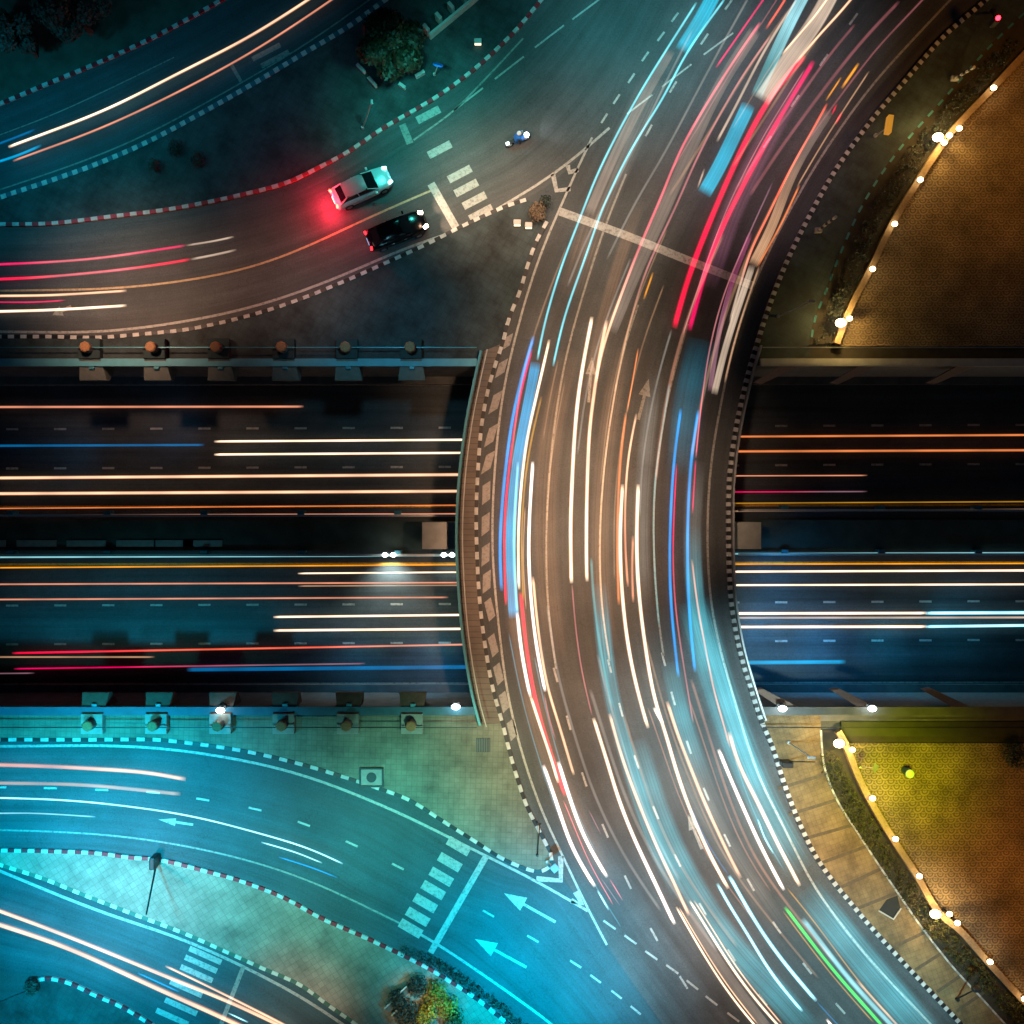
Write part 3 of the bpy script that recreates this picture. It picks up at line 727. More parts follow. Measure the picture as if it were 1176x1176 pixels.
# crash barriers
def barrier(label, x0, x1, y, mat):
    e = empty('crash_barrier', P((x0 + x1) / 2, y, U)); tag(e, label, 'crash barrier', 'crash barriers of the median')
    a = P(x0, y, U).x - e.location.x; b = P(x1, y, U).x - e.location.x
    link('beam', bxm(a, b, -0.08, 0.08, 0.55, 0.85), mat, e)
    px = 18
    while px < x1:
        if px > x0:
            bm = bmesh.new(); c = P(px, y, U).x - e.location.x
            box(bm, (c, 0.22 if y < 610 else 0.2, 0.4), (0.5, 0.28, 0.8), bev=0.03); link('post', bm, M_teal, e)
        px += 110
M_rail = plain('white_barrier', (0.62, 0.62, 0.6), 0.4, 0.2, 0.2)
barrier('pale crash barrier above the median, left of the bridge', -300, 524, 592, M_rail)
barrier('white crash barrier below the median, left of the bridge', -300, 526, 637, M_rail)
barrier('pale crash barrier above the median, right of the bridge', 845, 1500, 586, M_rail)
barrier('white crash barrier below the median, right of the bridge', 845, 1500, 636, M_rail)

# wall posts on plinths with corbels (left of the bridge)
ORD = ['leftmost', 'second', 'third', 'fourth', 'fifth', 'sixth']
def wall_post(px, py, s, label, group):
    """s = +1: upper wall, cutting lies south; s = -1: lower wall"""
    e = empty('wall_post', P(px, py, 0)); tag(e, label, 'post', group)
    edge = (YT if s > 0 else YB) - e.location.y
    bm = bmesh.new(); box(bm, (0, 0.0, 0.32), (1.45, 1.35, 0.64), bev=0.04); link('plinth', bm, M_plinth if s > 0 else M_conc, e)
    bm = bmesh.new(); cyl(bm, (0, 0, 0.64), (0, 0, 1.25), 0.36, 0.36, 8); ob = link('shaft', bm, M_concd, e)
    bm = bmesh.new(); cyl(bm, (0, 0, 1.251), (0, 0, 1.33), 0.37, 0.30, 8); link('cap', bm, M_tan, e)
    bm = bmesh.new()          # sloping corbel on the face of the wall
    y0 = edge + s * 0.42; y1 = edge - s * 0.98; y2 = edge - s * 0.03; w0, w1 = 0.70, 0.92
    v = [bm.verts.new(c) for c in ((-w0, y0, 0.52), (w0, y0, 0.52), (w1, y1, 0.0), (-w1, y1, 0.0), (-w1, y1, -0.4), (w1, y1, -0.4), (w0, y2, -1.8), (-w0, y2, -1.8))]
    for f in ((0, 1, 2, 3), (3, 2, 5, 4), (4, 5, 6, 7), (0, 3, 4, 7), (1, 6, 5, 2), (0, 7, 6, 1)): bm.faces.new([v[i] for i in f])
    bmesh.ops.recalc_face_normals(bm, faces=bm.faces); link('corbel', bm, M_corb if s > 0 else M_corbd, e)
    bm = bmesh.new(); box(bm, (0.05, edge - s * 0.1, 0.30), (0.36, 0.42, 0.2), bev=0.05); link('bracket', bm, M_teal, e)
    return e
for i, x in enumerate((107, 181, 254, 328, 400, 473)):
    wall_post(x, 402, 1, ORD[i] + ' brown capped post from the left on the upper retaining wall', 'capped posts on the upper retaining wall')
for i, x in enumerate((110, 183, 256, 328, 401, 474)):
    wall_post(x, 829, -1, ORD[i] + ' brown capped post from the left on the lower retaining wall', 'capped posts on the lower retaining wall')
# slanted buttresses (right of the bridge)
def buttress(px, py, s, label):
    e_loc = P(px, py, 0); bm = bmesh.new()
    L_, w = 2.4, 0.35
    pts = [(-1.3, -s * 0.95, -0.8), (-0.7, -s * 1.05, -0.9), (1.5, 0.0, 0.25), (0.2, 0.0, 0.3)]
    top = [bm.verts.new(p) for p in pts]; bot = [bm.verts.new((p[0], p[1], p[2] - 0.7)) for p in pts]
    bm.faces.new(top); bm.faces.new(bot[::-1])
    for i in range(4): bm.faces.new((top[i], bot[i], bot[(i + 1) % 4], top[(i + 1) % 4]))
    bmesh.ops.recalc_face_normals(bm, faces=bm.faces)
    o = link('buttress', bm, plain('red_brown_concrete', (0.36, 0.24, 0.19), 0.8)); o.location = e_loc
    tag(o, label, 'buttress', 'slanted buttresses right of the bridge')
yT, yB = 420, 812
buttress(893, yT, 1, 'slanted buttress beside the bridge on the upper wall')
buttress(983, yT, 1, 'slanted buttress below the glowing lamp on the upper wall')
buttress(1096, yT, 1, 'slanted buttress farthest right on the upper wall')
for px, nm in ((892, 'slanted buttress beside the bridge on the lower wall'), (982, 'slanted buttress above the glowing lamp on the lower wall'), (1090, 'slanted buttress farthest right on the lower wall')):
    buttress(px, yB, -1, nm)

# plaza walls
for pts, lb in ((F1, 'low tan wall with lamps edging the upper plaza'), (F2, 'low tan wall with lamps edging the lower plaza')):
    o = link('plaza_wall', wallstrip(line(pts, 0, 0.6), 0.42, 0.0, 0.55), plain('sandstone_wall', (0.30, 0.21, 0.12), 0.85, noise=0.5)); tag(o, lb, 'wall')
# ------------------------------------------------------------------ light trails: glowing rods at lamp height above the lanes
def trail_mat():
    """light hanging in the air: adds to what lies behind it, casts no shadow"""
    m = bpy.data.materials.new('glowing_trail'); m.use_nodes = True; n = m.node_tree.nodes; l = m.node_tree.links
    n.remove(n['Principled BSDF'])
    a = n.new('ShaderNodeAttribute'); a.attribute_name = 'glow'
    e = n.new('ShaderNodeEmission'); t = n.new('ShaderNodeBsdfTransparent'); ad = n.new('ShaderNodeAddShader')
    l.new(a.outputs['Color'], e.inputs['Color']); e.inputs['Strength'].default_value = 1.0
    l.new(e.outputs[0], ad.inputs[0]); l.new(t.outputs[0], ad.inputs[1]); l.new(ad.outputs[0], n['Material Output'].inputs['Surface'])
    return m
M_trail = trail_mat()
# colour word -> (core colour, core gain, edge colour, edge gain)
GL = {
 'cream':      ((255, 225, 190), 2.0, (190, 120, 80), 1.0),
 'white':      ((255, 245, 235), 2.6, (235, 165, 130), 1.0),
 'peach':      ((255, 205, 165), 1.3, (205, 120, 75), 1.0),
 'salmon':     ((235, 150, 115), 1.0, (150, 85, 60), 1.0),
 'orange':     ((235, 130, 70), 1.0, (150, 75, 40), 1.0),
 'tan':        ((190, 145, 110), 0.9, (120, 88, 66), 1.0),
 'amber':      ((250, 160, 20), 1.1, (150, 80, 10), 1.0),
 'gold':       ((190, 135, 30), 0.9, (110, 75, 25), 1.0),
 'red':        ((255, 0, 62), 1.35, (205, 0, 48), 1.0),
 'crimson':    ((238, 0, 92), 1.1, (140, 0, 58), 1.0),
 'pink':       ((250, 105, 120), 1.0, (150, 85, 85), 1.0),
 'rose':       ((190, 110, 115), 0.9, (110, 80, 78), 1.0),
 'coral':      ((255, 100, 70), 1.1, (150, 60, 45), 1.0),
 'mauve':      ((150, 105, 120), 0.8, (95, 70, 78), 1.0),
 'purple':     ((130, 55, 90), 0.8, (80, 40, 60), 1.0),
 'blue':       ((0, 155, 240), 1.1, (0, 85, 170), 1.0),
 'sky blue':   ((0, 160, 215), 0.95, (0, 150, 205), 0.95),
 'aqua':       ((10, 168, 200), 1.0, (20, 150, 180), 1.0),
 'dim rose':   ((170, 95, 100), 0.5, (120, 70, 75), 0.45),
 'dim tan':    ((165, 125, 92), 0.5, (115, 85, 62), 0.45),
 'dim salmon': ((190, 130, 105), 0.5, (130, 85, 66), 0.45),
 'dim grey':   ((150, 145, 138), 0.5, (105, 100, 95), 0.45),
 'dim blue':   ((95, 165, 185), 0.5, (60, 115, 130), 0.45),
 'faint cyan': ((70, 165, 180), 0.62, (70, 165, 180), 0.6),  # faint bands: sheen on the lanes, put in as glowing strips
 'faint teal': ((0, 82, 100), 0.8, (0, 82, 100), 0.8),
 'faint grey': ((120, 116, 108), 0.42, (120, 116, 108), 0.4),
 'faint brown sheen': ((125, 88, 62), 0.42, (125, 88, 62), 0.4),
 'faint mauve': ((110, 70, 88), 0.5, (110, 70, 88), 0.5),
 'cyan':       ((120, 225, 240), 1.1, (50, 150, 165), 1.0),
 'icy':        ((170, 240, 255), 2.0, (0, 150, 190), 1.0),
 'pale blue':  ((150, 215, 225), 1.0, (100, 170, 185), 1.0),
 'teal':       ((65, 150, 155), 0.8, (50, 115, 118), 1.0),
 'dull blue':  ((0, 105, 165), 0.8, (0, 70, 115), 1.0),
 'green':      ((60, 240, 80), 1.4, (80, 150, 50), 1.0),
 'beige':      ((196, 172, 150), 1.0, (170, 140, 120), 1.0),
 'grey':       ((128, 112, 100), 0.6, (118, 103, 92), 0.6),
}
TRAILS = []
def trail(road_, col, w, pp, zz=0.0, ramp=None, wide=False, hgt=0.42):
    """col: key of GL; w: width in photo pixels; ramp: other colour keys reached along the way"""
    keys = [col] + (ramp or [])
    zc = zz + hgt
    pts = line(pp, zc, 0.45)
    pts = relax(pts, 0 if len(pp) < 4 else 10)
    W = w / S / 2
    rng = random.Random(int(pp[0][0] * 31 + pp[0][1] * 7 + w))
    if wide:
        n = max(11, int(w * 1.3)); us = [-1 + 2 * i / (n - 1) for i in range(n)]
        hs = [0.10 * (1 - u * u) for u in us]; soft = 0.55 if col.startswith('faint') else 0.16; var = 0.38 if col.startswith('faint') else 0.22
        br = [rng.uniform(1 - var, 1 + var) for _ in us]; mixc = [1.0] * n
        lit = [min(1, (1 - abs(u)) / soft) for u in us]; lit = [v * v * (3 - 2 * v) for v in lit]
    else:
        W *= 1.12
        us = [-1, -0.74, -0.42, 0, 0.42, 0.74, 1]; hs = [0, 0.30 * W, 0.5 * W, 0.6 * W, 0.5 * W, 0.30 * W, 0]
        br = [1] * 7; mixc = [0.0, 0.1, 0.95, 1, 0.95, 0.1, 0.0]; lit = [0, 0.62, 1, 1, 1, 0.62, 0]
    ns = sides(pts); bm = bmesh.new(); cl = bm.verts.layers.float_color.new('glow')
    N = len(pts); rows = []; acc = 0.0
    tot = max(length(pts), 0.1); ph = rng.uniform(0, 9); fl = (3.5 if col.startswith('faint') else 0.35 if wide else 0.3)
    for i, (p, nn) in enumerate(zip(pts, ns)):
        if i: acc += (p - pts[i - 1]).length
        t = acc / tot * (len(keys) - 1); k = min(int(t), len(keys) - 2) if len(keys) > 1 else 0; f = t - k if len(keys) > 1 else 0
        f = min(1, max(0, (f - 0.3) / 0.4))
        g0 = GL[keys[k]]; g1 = GL[keys[min(k + 1, len(keys) - 1)]]
        endd = min(acc, tot - acc); fade = min(1.0, 0.08 + endd / min(fl, tot / 2))
        flick = 1 + 0.12 * math.sin(acc * 0.9 + ph) + 0.08 * math.sin(acc * 2.3 + ph * 2)
        row = []
        for u, h_, b_, m_, l_ in zip(us, hs, br, mixc, lit):
            v = bm.verts.new((p.x + nn.x * u * W, p.y + nn.y * u * W, zc + h_))
            c0 = [a * g0[1] * m_ + e * g0[3] * (1 - m_) for a, e in zip(lin(g0[0]), lin(g0[2]))]
            c1 = [a * g1[1] * m_ + e * g1[3] * (1 - m_) for a, e in zip(lin(g1[0]), lin(g1[2]))]
            v[cl] = tuple((x * (1 - f) + y * f) * b_ * l_ * fade * flick for x, y in zip(c0, c1)) + (1,)
            row.append(v)
        row2 = []
        for u in (1, -1):
            v = bm.verts.new((p.x + nn.x * u * W, p.y + nn.y * u * W, zc - 0.05)); v[cl] = (0, 0, 0, 1); row2.append(v)
        rows.append(row + row2)
    K = len(rows[0])
    for a, b in zip(rows, rows[1:]):
        for k in range(K): 
            fc = bm.faces.new((a[k], a[(k + 1) % K], b[(k + 1) % K], b[k])); fc.smooth = True
    bm.faces.new(rows[0]); bm.faces.new(rows[-1][::-1])
    bmesh.ops.recalc_face_normals(bm, faces=bm.faces)
    o = link('light_trail', bm, M_trail)
    mid = pp[len(pp) // 2] if len(pp) > 2 else ((pp[0][0] + pp[1][0]) / 2, (pp[0][1] + pp[1][1]) / 2)
    TRAILS.append((o, road_, col, ramp, w, tot, mid, wide))
    return o

C = 'curve'
T = trail
# -- broad soft bands first; the faint ones are added road sheen
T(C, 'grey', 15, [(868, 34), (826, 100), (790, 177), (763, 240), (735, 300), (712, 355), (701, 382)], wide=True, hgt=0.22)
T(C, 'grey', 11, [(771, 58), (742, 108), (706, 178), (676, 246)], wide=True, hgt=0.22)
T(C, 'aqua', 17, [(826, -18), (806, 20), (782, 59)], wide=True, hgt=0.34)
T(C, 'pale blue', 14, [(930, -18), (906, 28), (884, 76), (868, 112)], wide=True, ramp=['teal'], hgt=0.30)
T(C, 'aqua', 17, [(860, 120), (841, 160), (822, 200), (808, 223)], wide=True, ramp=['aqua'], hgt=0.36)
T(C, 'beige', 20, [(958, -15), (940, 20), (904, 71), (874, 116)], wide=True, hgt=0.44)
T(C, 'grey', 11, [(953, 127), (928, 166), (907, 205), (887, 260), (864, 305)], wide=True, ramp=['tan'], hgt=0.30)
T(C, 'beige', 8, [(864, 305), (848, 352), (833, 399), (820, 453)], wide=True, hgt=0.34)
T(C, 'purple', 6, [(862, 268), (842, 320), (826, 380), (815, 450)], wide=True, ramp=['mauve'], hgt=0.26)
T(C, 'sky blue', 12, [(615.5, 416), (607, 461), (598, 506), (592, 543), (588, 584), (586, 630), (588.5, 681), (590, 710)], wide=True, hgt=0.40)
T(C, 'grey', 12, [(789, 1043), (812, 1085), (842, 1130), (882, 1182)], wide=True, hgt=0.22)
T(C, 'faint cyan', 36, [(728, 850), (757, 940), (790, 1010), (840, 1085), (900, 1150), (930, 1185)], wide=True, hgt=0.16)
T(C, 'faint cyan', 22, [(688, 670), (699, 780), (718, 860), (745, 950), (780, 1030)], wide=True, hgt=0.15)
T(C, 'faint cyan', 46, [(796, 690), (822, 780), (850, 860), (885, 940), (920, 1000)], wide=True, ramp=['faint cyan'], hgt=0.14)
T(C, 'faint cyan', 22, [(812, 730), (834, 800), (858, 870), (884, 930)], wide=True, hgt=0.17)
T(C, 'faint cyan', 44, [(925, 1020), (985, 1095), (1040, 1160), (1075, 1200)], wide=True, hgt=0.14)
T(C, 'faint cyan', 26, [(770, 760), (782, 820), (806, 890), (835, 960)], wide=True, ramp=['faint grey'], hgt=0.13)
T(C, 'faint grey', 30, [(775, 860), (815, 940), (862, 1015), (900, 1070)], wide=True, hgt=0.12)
T(C, 'faint brown sheen', 34, [(655, 400), (637, 470), (627, 560), (628, 660), (640, 760)], wide=True, hgt=0.16)
T(C, 'faint brown sheen', 26, [(715, 400), (700, 480), (691, 570), (690, 660), (700, 750)], wide=True, hgt=0.15)
T(C, 'faint brown sheen', 34, [(590, 640), (600, 740), (620, 830), (655, 930), (700, 1020)], wide=True, hgt=0.14)
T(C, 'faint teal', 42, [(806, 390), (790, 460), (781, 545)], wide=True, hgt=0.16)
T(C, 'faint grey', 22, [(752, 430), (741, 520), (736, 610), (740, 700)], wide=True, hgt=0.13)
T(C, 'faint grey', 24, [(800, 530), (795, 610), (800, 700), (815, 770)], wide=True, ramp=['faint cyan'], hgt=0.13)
T(C, 'faint grey', 40, [(752, 90), (712, 180), (676, 270), (655, 340)], wide=True, ramp=['faint brown sheen'], hgt=0.13)
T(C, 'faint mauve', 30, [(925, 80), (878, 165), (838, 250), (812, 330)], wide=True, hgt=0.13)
T(C, 'faint brown sheen', 18, [(735, 230), (705, 320), (685, 400), (672, 480)], wide=True, hgt=0.14)
# -- upper bend
T(C, 'red', 7, [(924, 65), (899, 92), (877, 124), (850.6, 174), (822, 238), (799, 295), (786, 333), (774, 377)], ramp=['red'])
T(C, 'crimson', 6.5, [(934, 71), (908, 114), (883, 157), (859, 202), (838, 243), (828, 264), (812, 304), (803, 337), (791, 380)], ramp=['red', 'crimson'])
T(C, 'rose', 1.6, [(924, 80), (900, 118), (872, 165), (836, 237), (812, 300), (797, 345), (784, 385)])
T(C, 'peach', 2.6, [(955, -8), (936, 18), (897.6, 63)])
T(C, 'peach', 3.2, [(985, -10), (960, 20), (936, 45), (914, 73)])
T(C, 'beige', 3.2, [(916, -2), (895, 30), (875, 63), (846, 120), (823, 163)])
T(C, 'beige', 2.2, [(809, 194), (801, 216)])
T(C, 'pink', 3.6, [(873, 26), (842, 71), (810, 122), (781, 173), (758, 230), (741, 268), (724, 310), (706, 359), (693, 395), (684, 440)], ramp=['pink', 'peach'])
T(C, 'rose', 2.8, [(885, 41), (852, 88), (826, 133), (801, 180), (775, 240), (758, 275), (741, 313), (719, 388), (706, 450)], ramp=['rose', 'tan'])
T(C, 'coral', 3.2, [(905, -6), (895, 10), (879, 34)])
T(C, 'crimson', 2.6, [(882, -8), (852, 35), (822, 78)])
T(C, 'cyan', 3.0, [(833, -2), (787, 63), (761, 114), (732, 159), (708, 204), (688, 249), (677, 282), (662, 324), (648, 364), (635, 421)])
T(C, 'cyan', 3.0, [(800, 3), (770, 50), (746, 88), (720, 133), (686, 200), (666, 251), (644, 308), (624, 377), (617, 414)])
T(C, 'amber', 2.6, [(750, 313), (739, 344)])
T(C, 'coral', 3.2, [(950, 119), (930, 155), (904, 201), (876, 260), (864, 281), (853, 316), (838, 370)], ramp=['coral', 'beige'])
T(C, 'orange', 2.8, [(918, 213), (896, 259), (870, 306)])
T(C, 'amber', 2.2, [(966, 89), (948, 116)])
T(C, 'amber', 3.6, [(986, 73), (966, 102)])
T(C, 'tan', 2.0, [(998, 82), (969, 126), (940, 172), (915, 215)])
T(C, 'red', 2.8, [(967, 129), (959, 143)])
T(C, 'red', 2.2, [(961, 120), (955, 132)])
T(C, 'mauve', 2.0, [(887, 210), (865, 258), (851, 290), (834, 330), (817, 390), (806, 458), (799, 526)], ramp=['rose', 'pink'])
T(C, 'tan', 2.6, [(872, 306), (860, 339), (842, 397), (832, 440)])
# -- bridge, from the left
T(C, 'blue', 4.6, [(613, 386), (601, 427), (589, 478), (581, 535), (576, 588), (574, 630), (576, 679)])
T(C, 'crimson', 3.2, [(611, 401), (597, 455), (587, 519), (581, 575), (579, 620), (581, 695)], ramp=['red'])
T(C, 'pale blue', 3.6, [(595, 530), (591.5, 584), (590, 630), (593, 690), (594, 705)])
T(C, 'white', 4.4, [(594, 703), (597, 735), (601, 762), (609, 800)])
T(C, 'cream', 4.0, [(609, 798), (623, 842), (635, 876), (641, 899)])
T(C, 'cream', 3.8, [(631, 390), (616, 455), (605.5, 502), (600, 543), (596.5, 584), (595, 625), (596, 677)], ramp=['cream'])
T(C, 'gold', 2.8, [(622, 455), (609, 510), (602, 560), (599, 620), (601, 690)])
T(C, 'red', 5.0, [(598, 680), (605, 748), (617, 813), (637, 878), (649, 914)], ramp=['red'])
T(C, 'white', 4.2, [(612, 530), (608.5, 584), (607, 640), (611, 701), (617, 748), (626, 794)])
T(C, 'tan', 1.8, [(603, 582), (601, 640), (604, 700)])
T(C, 'peach', 3.6, [(612, 662), (618, 724), (629, 791), (642, 832), (656, 880), (659, 890)])
T(C, 'rose', 2.0, [(625, 797), (630, 822), (638, 850)])
T(C, 'cream', 5.0, [(680, 364), (671, 410), (664, 454), (660, 496), (657, 552), (655, 608), (656, 655), (656, 670)], ramp=['cream'])
T(C, 'peach', 4.6, [(697, 368), (688, 410), (682, 454), (677, 490), (675, 534), (673.5, 590), (673.5, 655), (674, 668)], ramp=['cream'])
T(C, 'orange', 3.6, [(719, 474), (713, 520), (709.5, 580), (709, 640), (710.6, 695)])
T(C, 'cream', 4.8, [(715, 556), (712, 608), (712.5, 650), (716, 701), (723, 752), (733.5, 799), (744, 836)])
T(C, 'peach', 3.0, [(731, 475), (722, 520), (718, 571), (718, 627), (721, 674)], ramp=['salmon'])
T(C, 'cream', 4.8, [(733, 556), (731, 608), (731.5, 650), (735.5, 701), (744, 762), (753, 809), (762, 834), (775, 880), (784, 908), (804, 958), (822, 995), (836, 1020)])
T(C, 'white', 4.0, [(751, 812), (756, 822), (761, 830)])
T(C, 'salmon', 3.2, [(727, 615), (726, 650), (727, 692)])
T(C, 'tan', 2.4, [(708, 440), (697, 510), (691, 570), (689, 640), (692, 705), (700, 757)])
T(C, 'orange', 2.0, [(733, 400), (726, 440), (720, 474)])
T(C, 'teal', 2.4, [(769, 440), (760, 496), (752, 552), (750.5, 608), (752, 660), (757, 720)])
T(C, 'blue', 4.0, [(782, 469), (774, 528), (769.5, 608), (769, 650), (771, 701), (779, 778)])
T(C, 'crimson', 2.2, [(777, 532), (773.5, 600), (773, 650), (776, 701), (786, 770), (796, 830)], ramp=['rose'])
T(C, 'blue', 4.2, [(802, 471), (794, 524), (790, 590), (789.5, 655), (792, 710), (798, 772)])
T(C, 'crimson', 2.0, [(799, 528), (795, 590)])
T(C, 'salmon', 2.6, [(794.5, 642), (797, 665), (802, 703), (811, 748), (820, 795), (833, 838), (838, 858)])
# -- lower bend
T(C, 'rose', 2.0, [(657, 671), (660, 711), (668, 771), (680, 822)])
T(C, 'teal', 3.2, [(679, 640), (681, 681), (689, 742), (703, 813)])
T(C, 'cream', 4.8, [(681.5, 824), (690.6, 854), (699, 879), (706, 905), (726, 958), (751, 1011), (774.5, 1061)], ramp=['white'])
T(C, 'peach', 4.2, [(700, 819), (711, 860), (730.6, 915), (755, 974), (777.6, 1021), (791, 1051)])
T(C, 'peach', 4.4, [(766, 805), (776, 838), (785, 862), (793, 880), (802, 907), (812, 927), (820, 948), (831, 968), (840, 990), (850.5, 1008)])
T(C, 'white', 4.6, [(825, 860), (837, 890), (848, 915), (872.6, 970), (900, 1022)])
T(C, 'peach', 5.2, [(837, 840), (844, 868), (857, 897), (866, 912), (875.6, 933), (884, 950), (894, 972), (907, 995), (918, 1017)], ramp=['cream'])
T(C, 'icy', 4.0, [(823.5, 1014), (836, 1038), (854, 1065), (885, 1117), (921, 1161)])
T(C, 'icy', 4.8, [(837, 1005), (860, 1046), (878, 1075), (900, 1105), (937, 1149)])
T(C, 'dull blue', 2.0, [(793, 926), (807, 960), (822, 985), (837, 1005)])
T(C, 'dull blue', 1.8, [(937, 1149), (952, 1166), (975, 1190)])
T(C, 'cream', 2.8, [(776.5, 1041), (802, 1086), (833, 1135), (866, 1177), (880, 1192)])
T(C, 'peach', 1.8, [(780, 1042), (806, 1086), (837, 1134), (870, 1176)])
T(C, 'cream', 3.4, [(792, 1034), (813, 1068), (839.5, 1110), (866, 1146), (893, 1177), (905, 1190)])
T(C, 'peach', 2.0, [(797, 1034), (819, 1068), (845, 1110), (872, 1145), (898, 1176)])
T(C, 'green', 4.2, [(901, 1041), (928, 1077), (961, 1119), (1000, 1163), (1015, 1180)])
T(C, 'gold', 1.8, [(899, 1046), (925, 1081), (958, 1123), (1003, 1174)])
T(C, 'pale blue', 6.0, [(921, 1054), (945.6, 1086), (972, 1121), (1003, 1155), (1030, 1184)])
T(C, 'gold', 2.0, [(904, 1020), (930, 1052), (960, 1092), (990, 1132), (1025, 1170)])
T(C, 'beige', 3.0, [(983, 1125), (1008, 1153), (1035, 1182)])
T(C, 'white', 3.4, [(949, 1170), (960, 1184)])
T(C, 'icy', 2.2, [(870, 940), (878, 962), (888, 980)])
T(C, 'white', 4.8, [(624, 878), (641, 927), (657, 974), (683, 1018)])
T(C, 'white', 4.8, [(641, 874), (653, 913), (671, 962), (697, 1007)])
T(C, 'pink', 1.6, [(647, 919), (677, 990), (704, 1039)])
T(C, 'pink', 1.6, [(700, 1009), (715, 1034)])
T(C, 'mauve', 1.4, [(690, 1008), (712, 1040)])
T(C, 'icy', 2.6, [(686, 1022), (699, 1045)])
T(C, 'mauve', 1.6, [(676, 930), (690, 958)])
WS = smooth_to(catmull([Vector((x, y, 0)) for x, y in W3], 4), 400); KS = smooth_to(catmull([Vector((x, y, 0)) for x, y in K7], 4), 400)
srng = random.Random(11)
FAINT = {'up': ['dim rose', 'dim tan', 'dim blue', 'dim rose', 'dim grey'], 'mid': ['dim tan', 'dim tan', 'dim salmon', 'dim grey'], 'low': ['dim salmon', 'dim grey', 'dim blue', 'dim tan', 'dim blue']}
def streak(zone, u, t0, t1, w):
    pp = []
    for i in range(6):
        t = t0 + (t1 - t0) * i / 5; k = min(399, max(0, int(t * 399)))
        uu = u + 0.012 * math.sin(t * 9 + u * 20); q = WS[k].lerp(KS[k], uu); pp.append((q.x, q.y))
    T(C, srng.choice(FAINT[zone]), w, pp, hgt=0.30)
for i in range(9): streak('up', 0.18 + 0.078 * i + srng.uniform(-.03, .03), srng.uniform(.06, .14), srng.uniform(.19, .33), srng.uniform(1.8, 4.5))
for i in range(9): streak('mid', 0.12 + 0.085 * i + srng.uniform(-.03, .03), srng.uniform(.27, .40), srng.uniform(.44, .60), srng.uniform(1.8, 4.5))
for i in range(11): streak('low', 0.12 + 0.075 * i + srng.uniform(-.03, .03), srng.uniform(.56, .70), srng.uniform(.74, .92), srng.uniform(1.8, 5))
# -- ramps
A1 = 'upper left ramp'; A2 = 'wide upper ramp'; A4 = 'lower left ramp'; A5 = 'lower left corner ramp'
T(A1, 'cream', 3.6, [(10, 169), (122, 126), (204, 85), (289, 41), (354, 0), (375, -14)], ramp=['peach'])
T(A1, 'salmon', 2.8, [(15, 185), (119, 146), (218, 99), (299, 54), (381, 0), (395, -10)])
T(A1, 'sky blue', 3.2, [(-8, 188), (22, 178), (48, 167)])
T(A1, 'dull blue', 3.0, [(-8, 168), (18, 158), (41, 149)])
T(A2, 'crimson', 3.2, [(-8, 304), (40, 302), (110, 297), (214, 282)], ramp=['pink', 'crimson'])
T(A2, 'beige', 2.4, [(214, 282), (245, 277), (269, 272)])
T(A2, 'red', 3.4, [(-8, 321), (40, 319), (110, 313), (170, 306), (219, 298)], ramp=['pink', 'red'])
T(A2, 'beige', 2.8, [(219, 298), (245, 293), (272, 287)])
T(A2, 'peach', 3.2, [(-8, 340), (60, 339), (146, 334)])
T(A2, 'cream', 3.6, [(-8, 358), (60, 356), (146, 351)])
T(A2, 'crimson', 2.0, [(-8, 347), (40, 347), (75, 345)])
T(A4, 'salmon', 5.0, [(-8, 878), (60, 880), (113, 883), (171, 887), (214, 895)], ramp=['peach'])
T(A4, 'tan', 4.4, [(-8, 899), (92, 901), (150, 906), (208, 912)], ramp=['beige'])
T(A4, 'icy', 2.4, [(-8, 916), (60, 918), (113, 922), (214, 936), (291, 955), (360, 976), (394, 992)])
T(A4, 'icy', 2.0, [(300, 967), (340, 979), (370, 991)])
T(A4, 'blue', 2.0, [(320, 984), (360, 997), (388, 1008)])
T(A4, 'pale blue', 1.8, [(-8, 934), (40, 934), (110, 938)])
T(A5, 'peach', 5.0, [(-8, 1043), (60, 1068), (113, 1089), (196, 1123), (270, 1153), (321, 1177), (340, 1186)])
T(A5, 'peach', 6.0, [(-8, 1059), (50, 1078), (92, 1094), (140, 1116), (190, 1139), (240, 1161), (285, 1182)])
T(A5, 'peach', 3.0, [(190, 1109), (240, 1133), (306, 1166), (345, 1186)])
T(A5, 'blue', 2.0, [(158, 1117), (180, 1127), (206, 1139)])
T(A5, 'icy', 2.0, [(262, 1163), (285, 1174)])
# -- sunken expressway
X = 'expressway'
def hz(col, w, x0, x1, y0, y1=None, ramp=None, wide=False):
    y1 = y0 if y1 is None else y1
    T(X, col, w, [(x0, y0), ((x0 + x1) / 2, (y0 + y1) / 2), (x1, y1)], U, ramp, wide, 0.6)
hz('salmon', 3.2, -10, 349, 467.5, 467)
hz('cream', 3.2, 246, 540, 507, 505)
hz('cream', 3.2, 246, 540, 522, 520)
hz('peach', 4.2, -10, 540, 549, 545)
hz('peach', 4.2, -10, 540, 567, 564)
hz('salmon', 2.4, -10, 540, 671, 669)
hz('cream', 2.2, 342, 540, 658.5, 657)
hz('tan', 2.0, 342, 540, 673, 672)
hz('salmon', 2.4, -10, 515, 688.5, 686)
hz('cream', 3.2, 314, 540, 708.5, 706)
hz('cream', 3.6, 314, 540, 724, 722)
hz('red', 2.8, 14, 540, 750, 740, ['coral', 'salmon'])
hz('tan', 2.4, -10, 178, 754.5, 754.5)
hz('crimson', 2.2, 16, 420, 768, 762, ['mauve'])
hz('mauve', 1.8, -10, 40, 773.5, 773)
hz('dull blue', 5, 215, 545, 769, 766, wide=True)
hz('dull blue', 3, -10, 235, 512, 511, wide=True)
hz('orange', 3.0, 840, 1190, 501.5, 499.5)
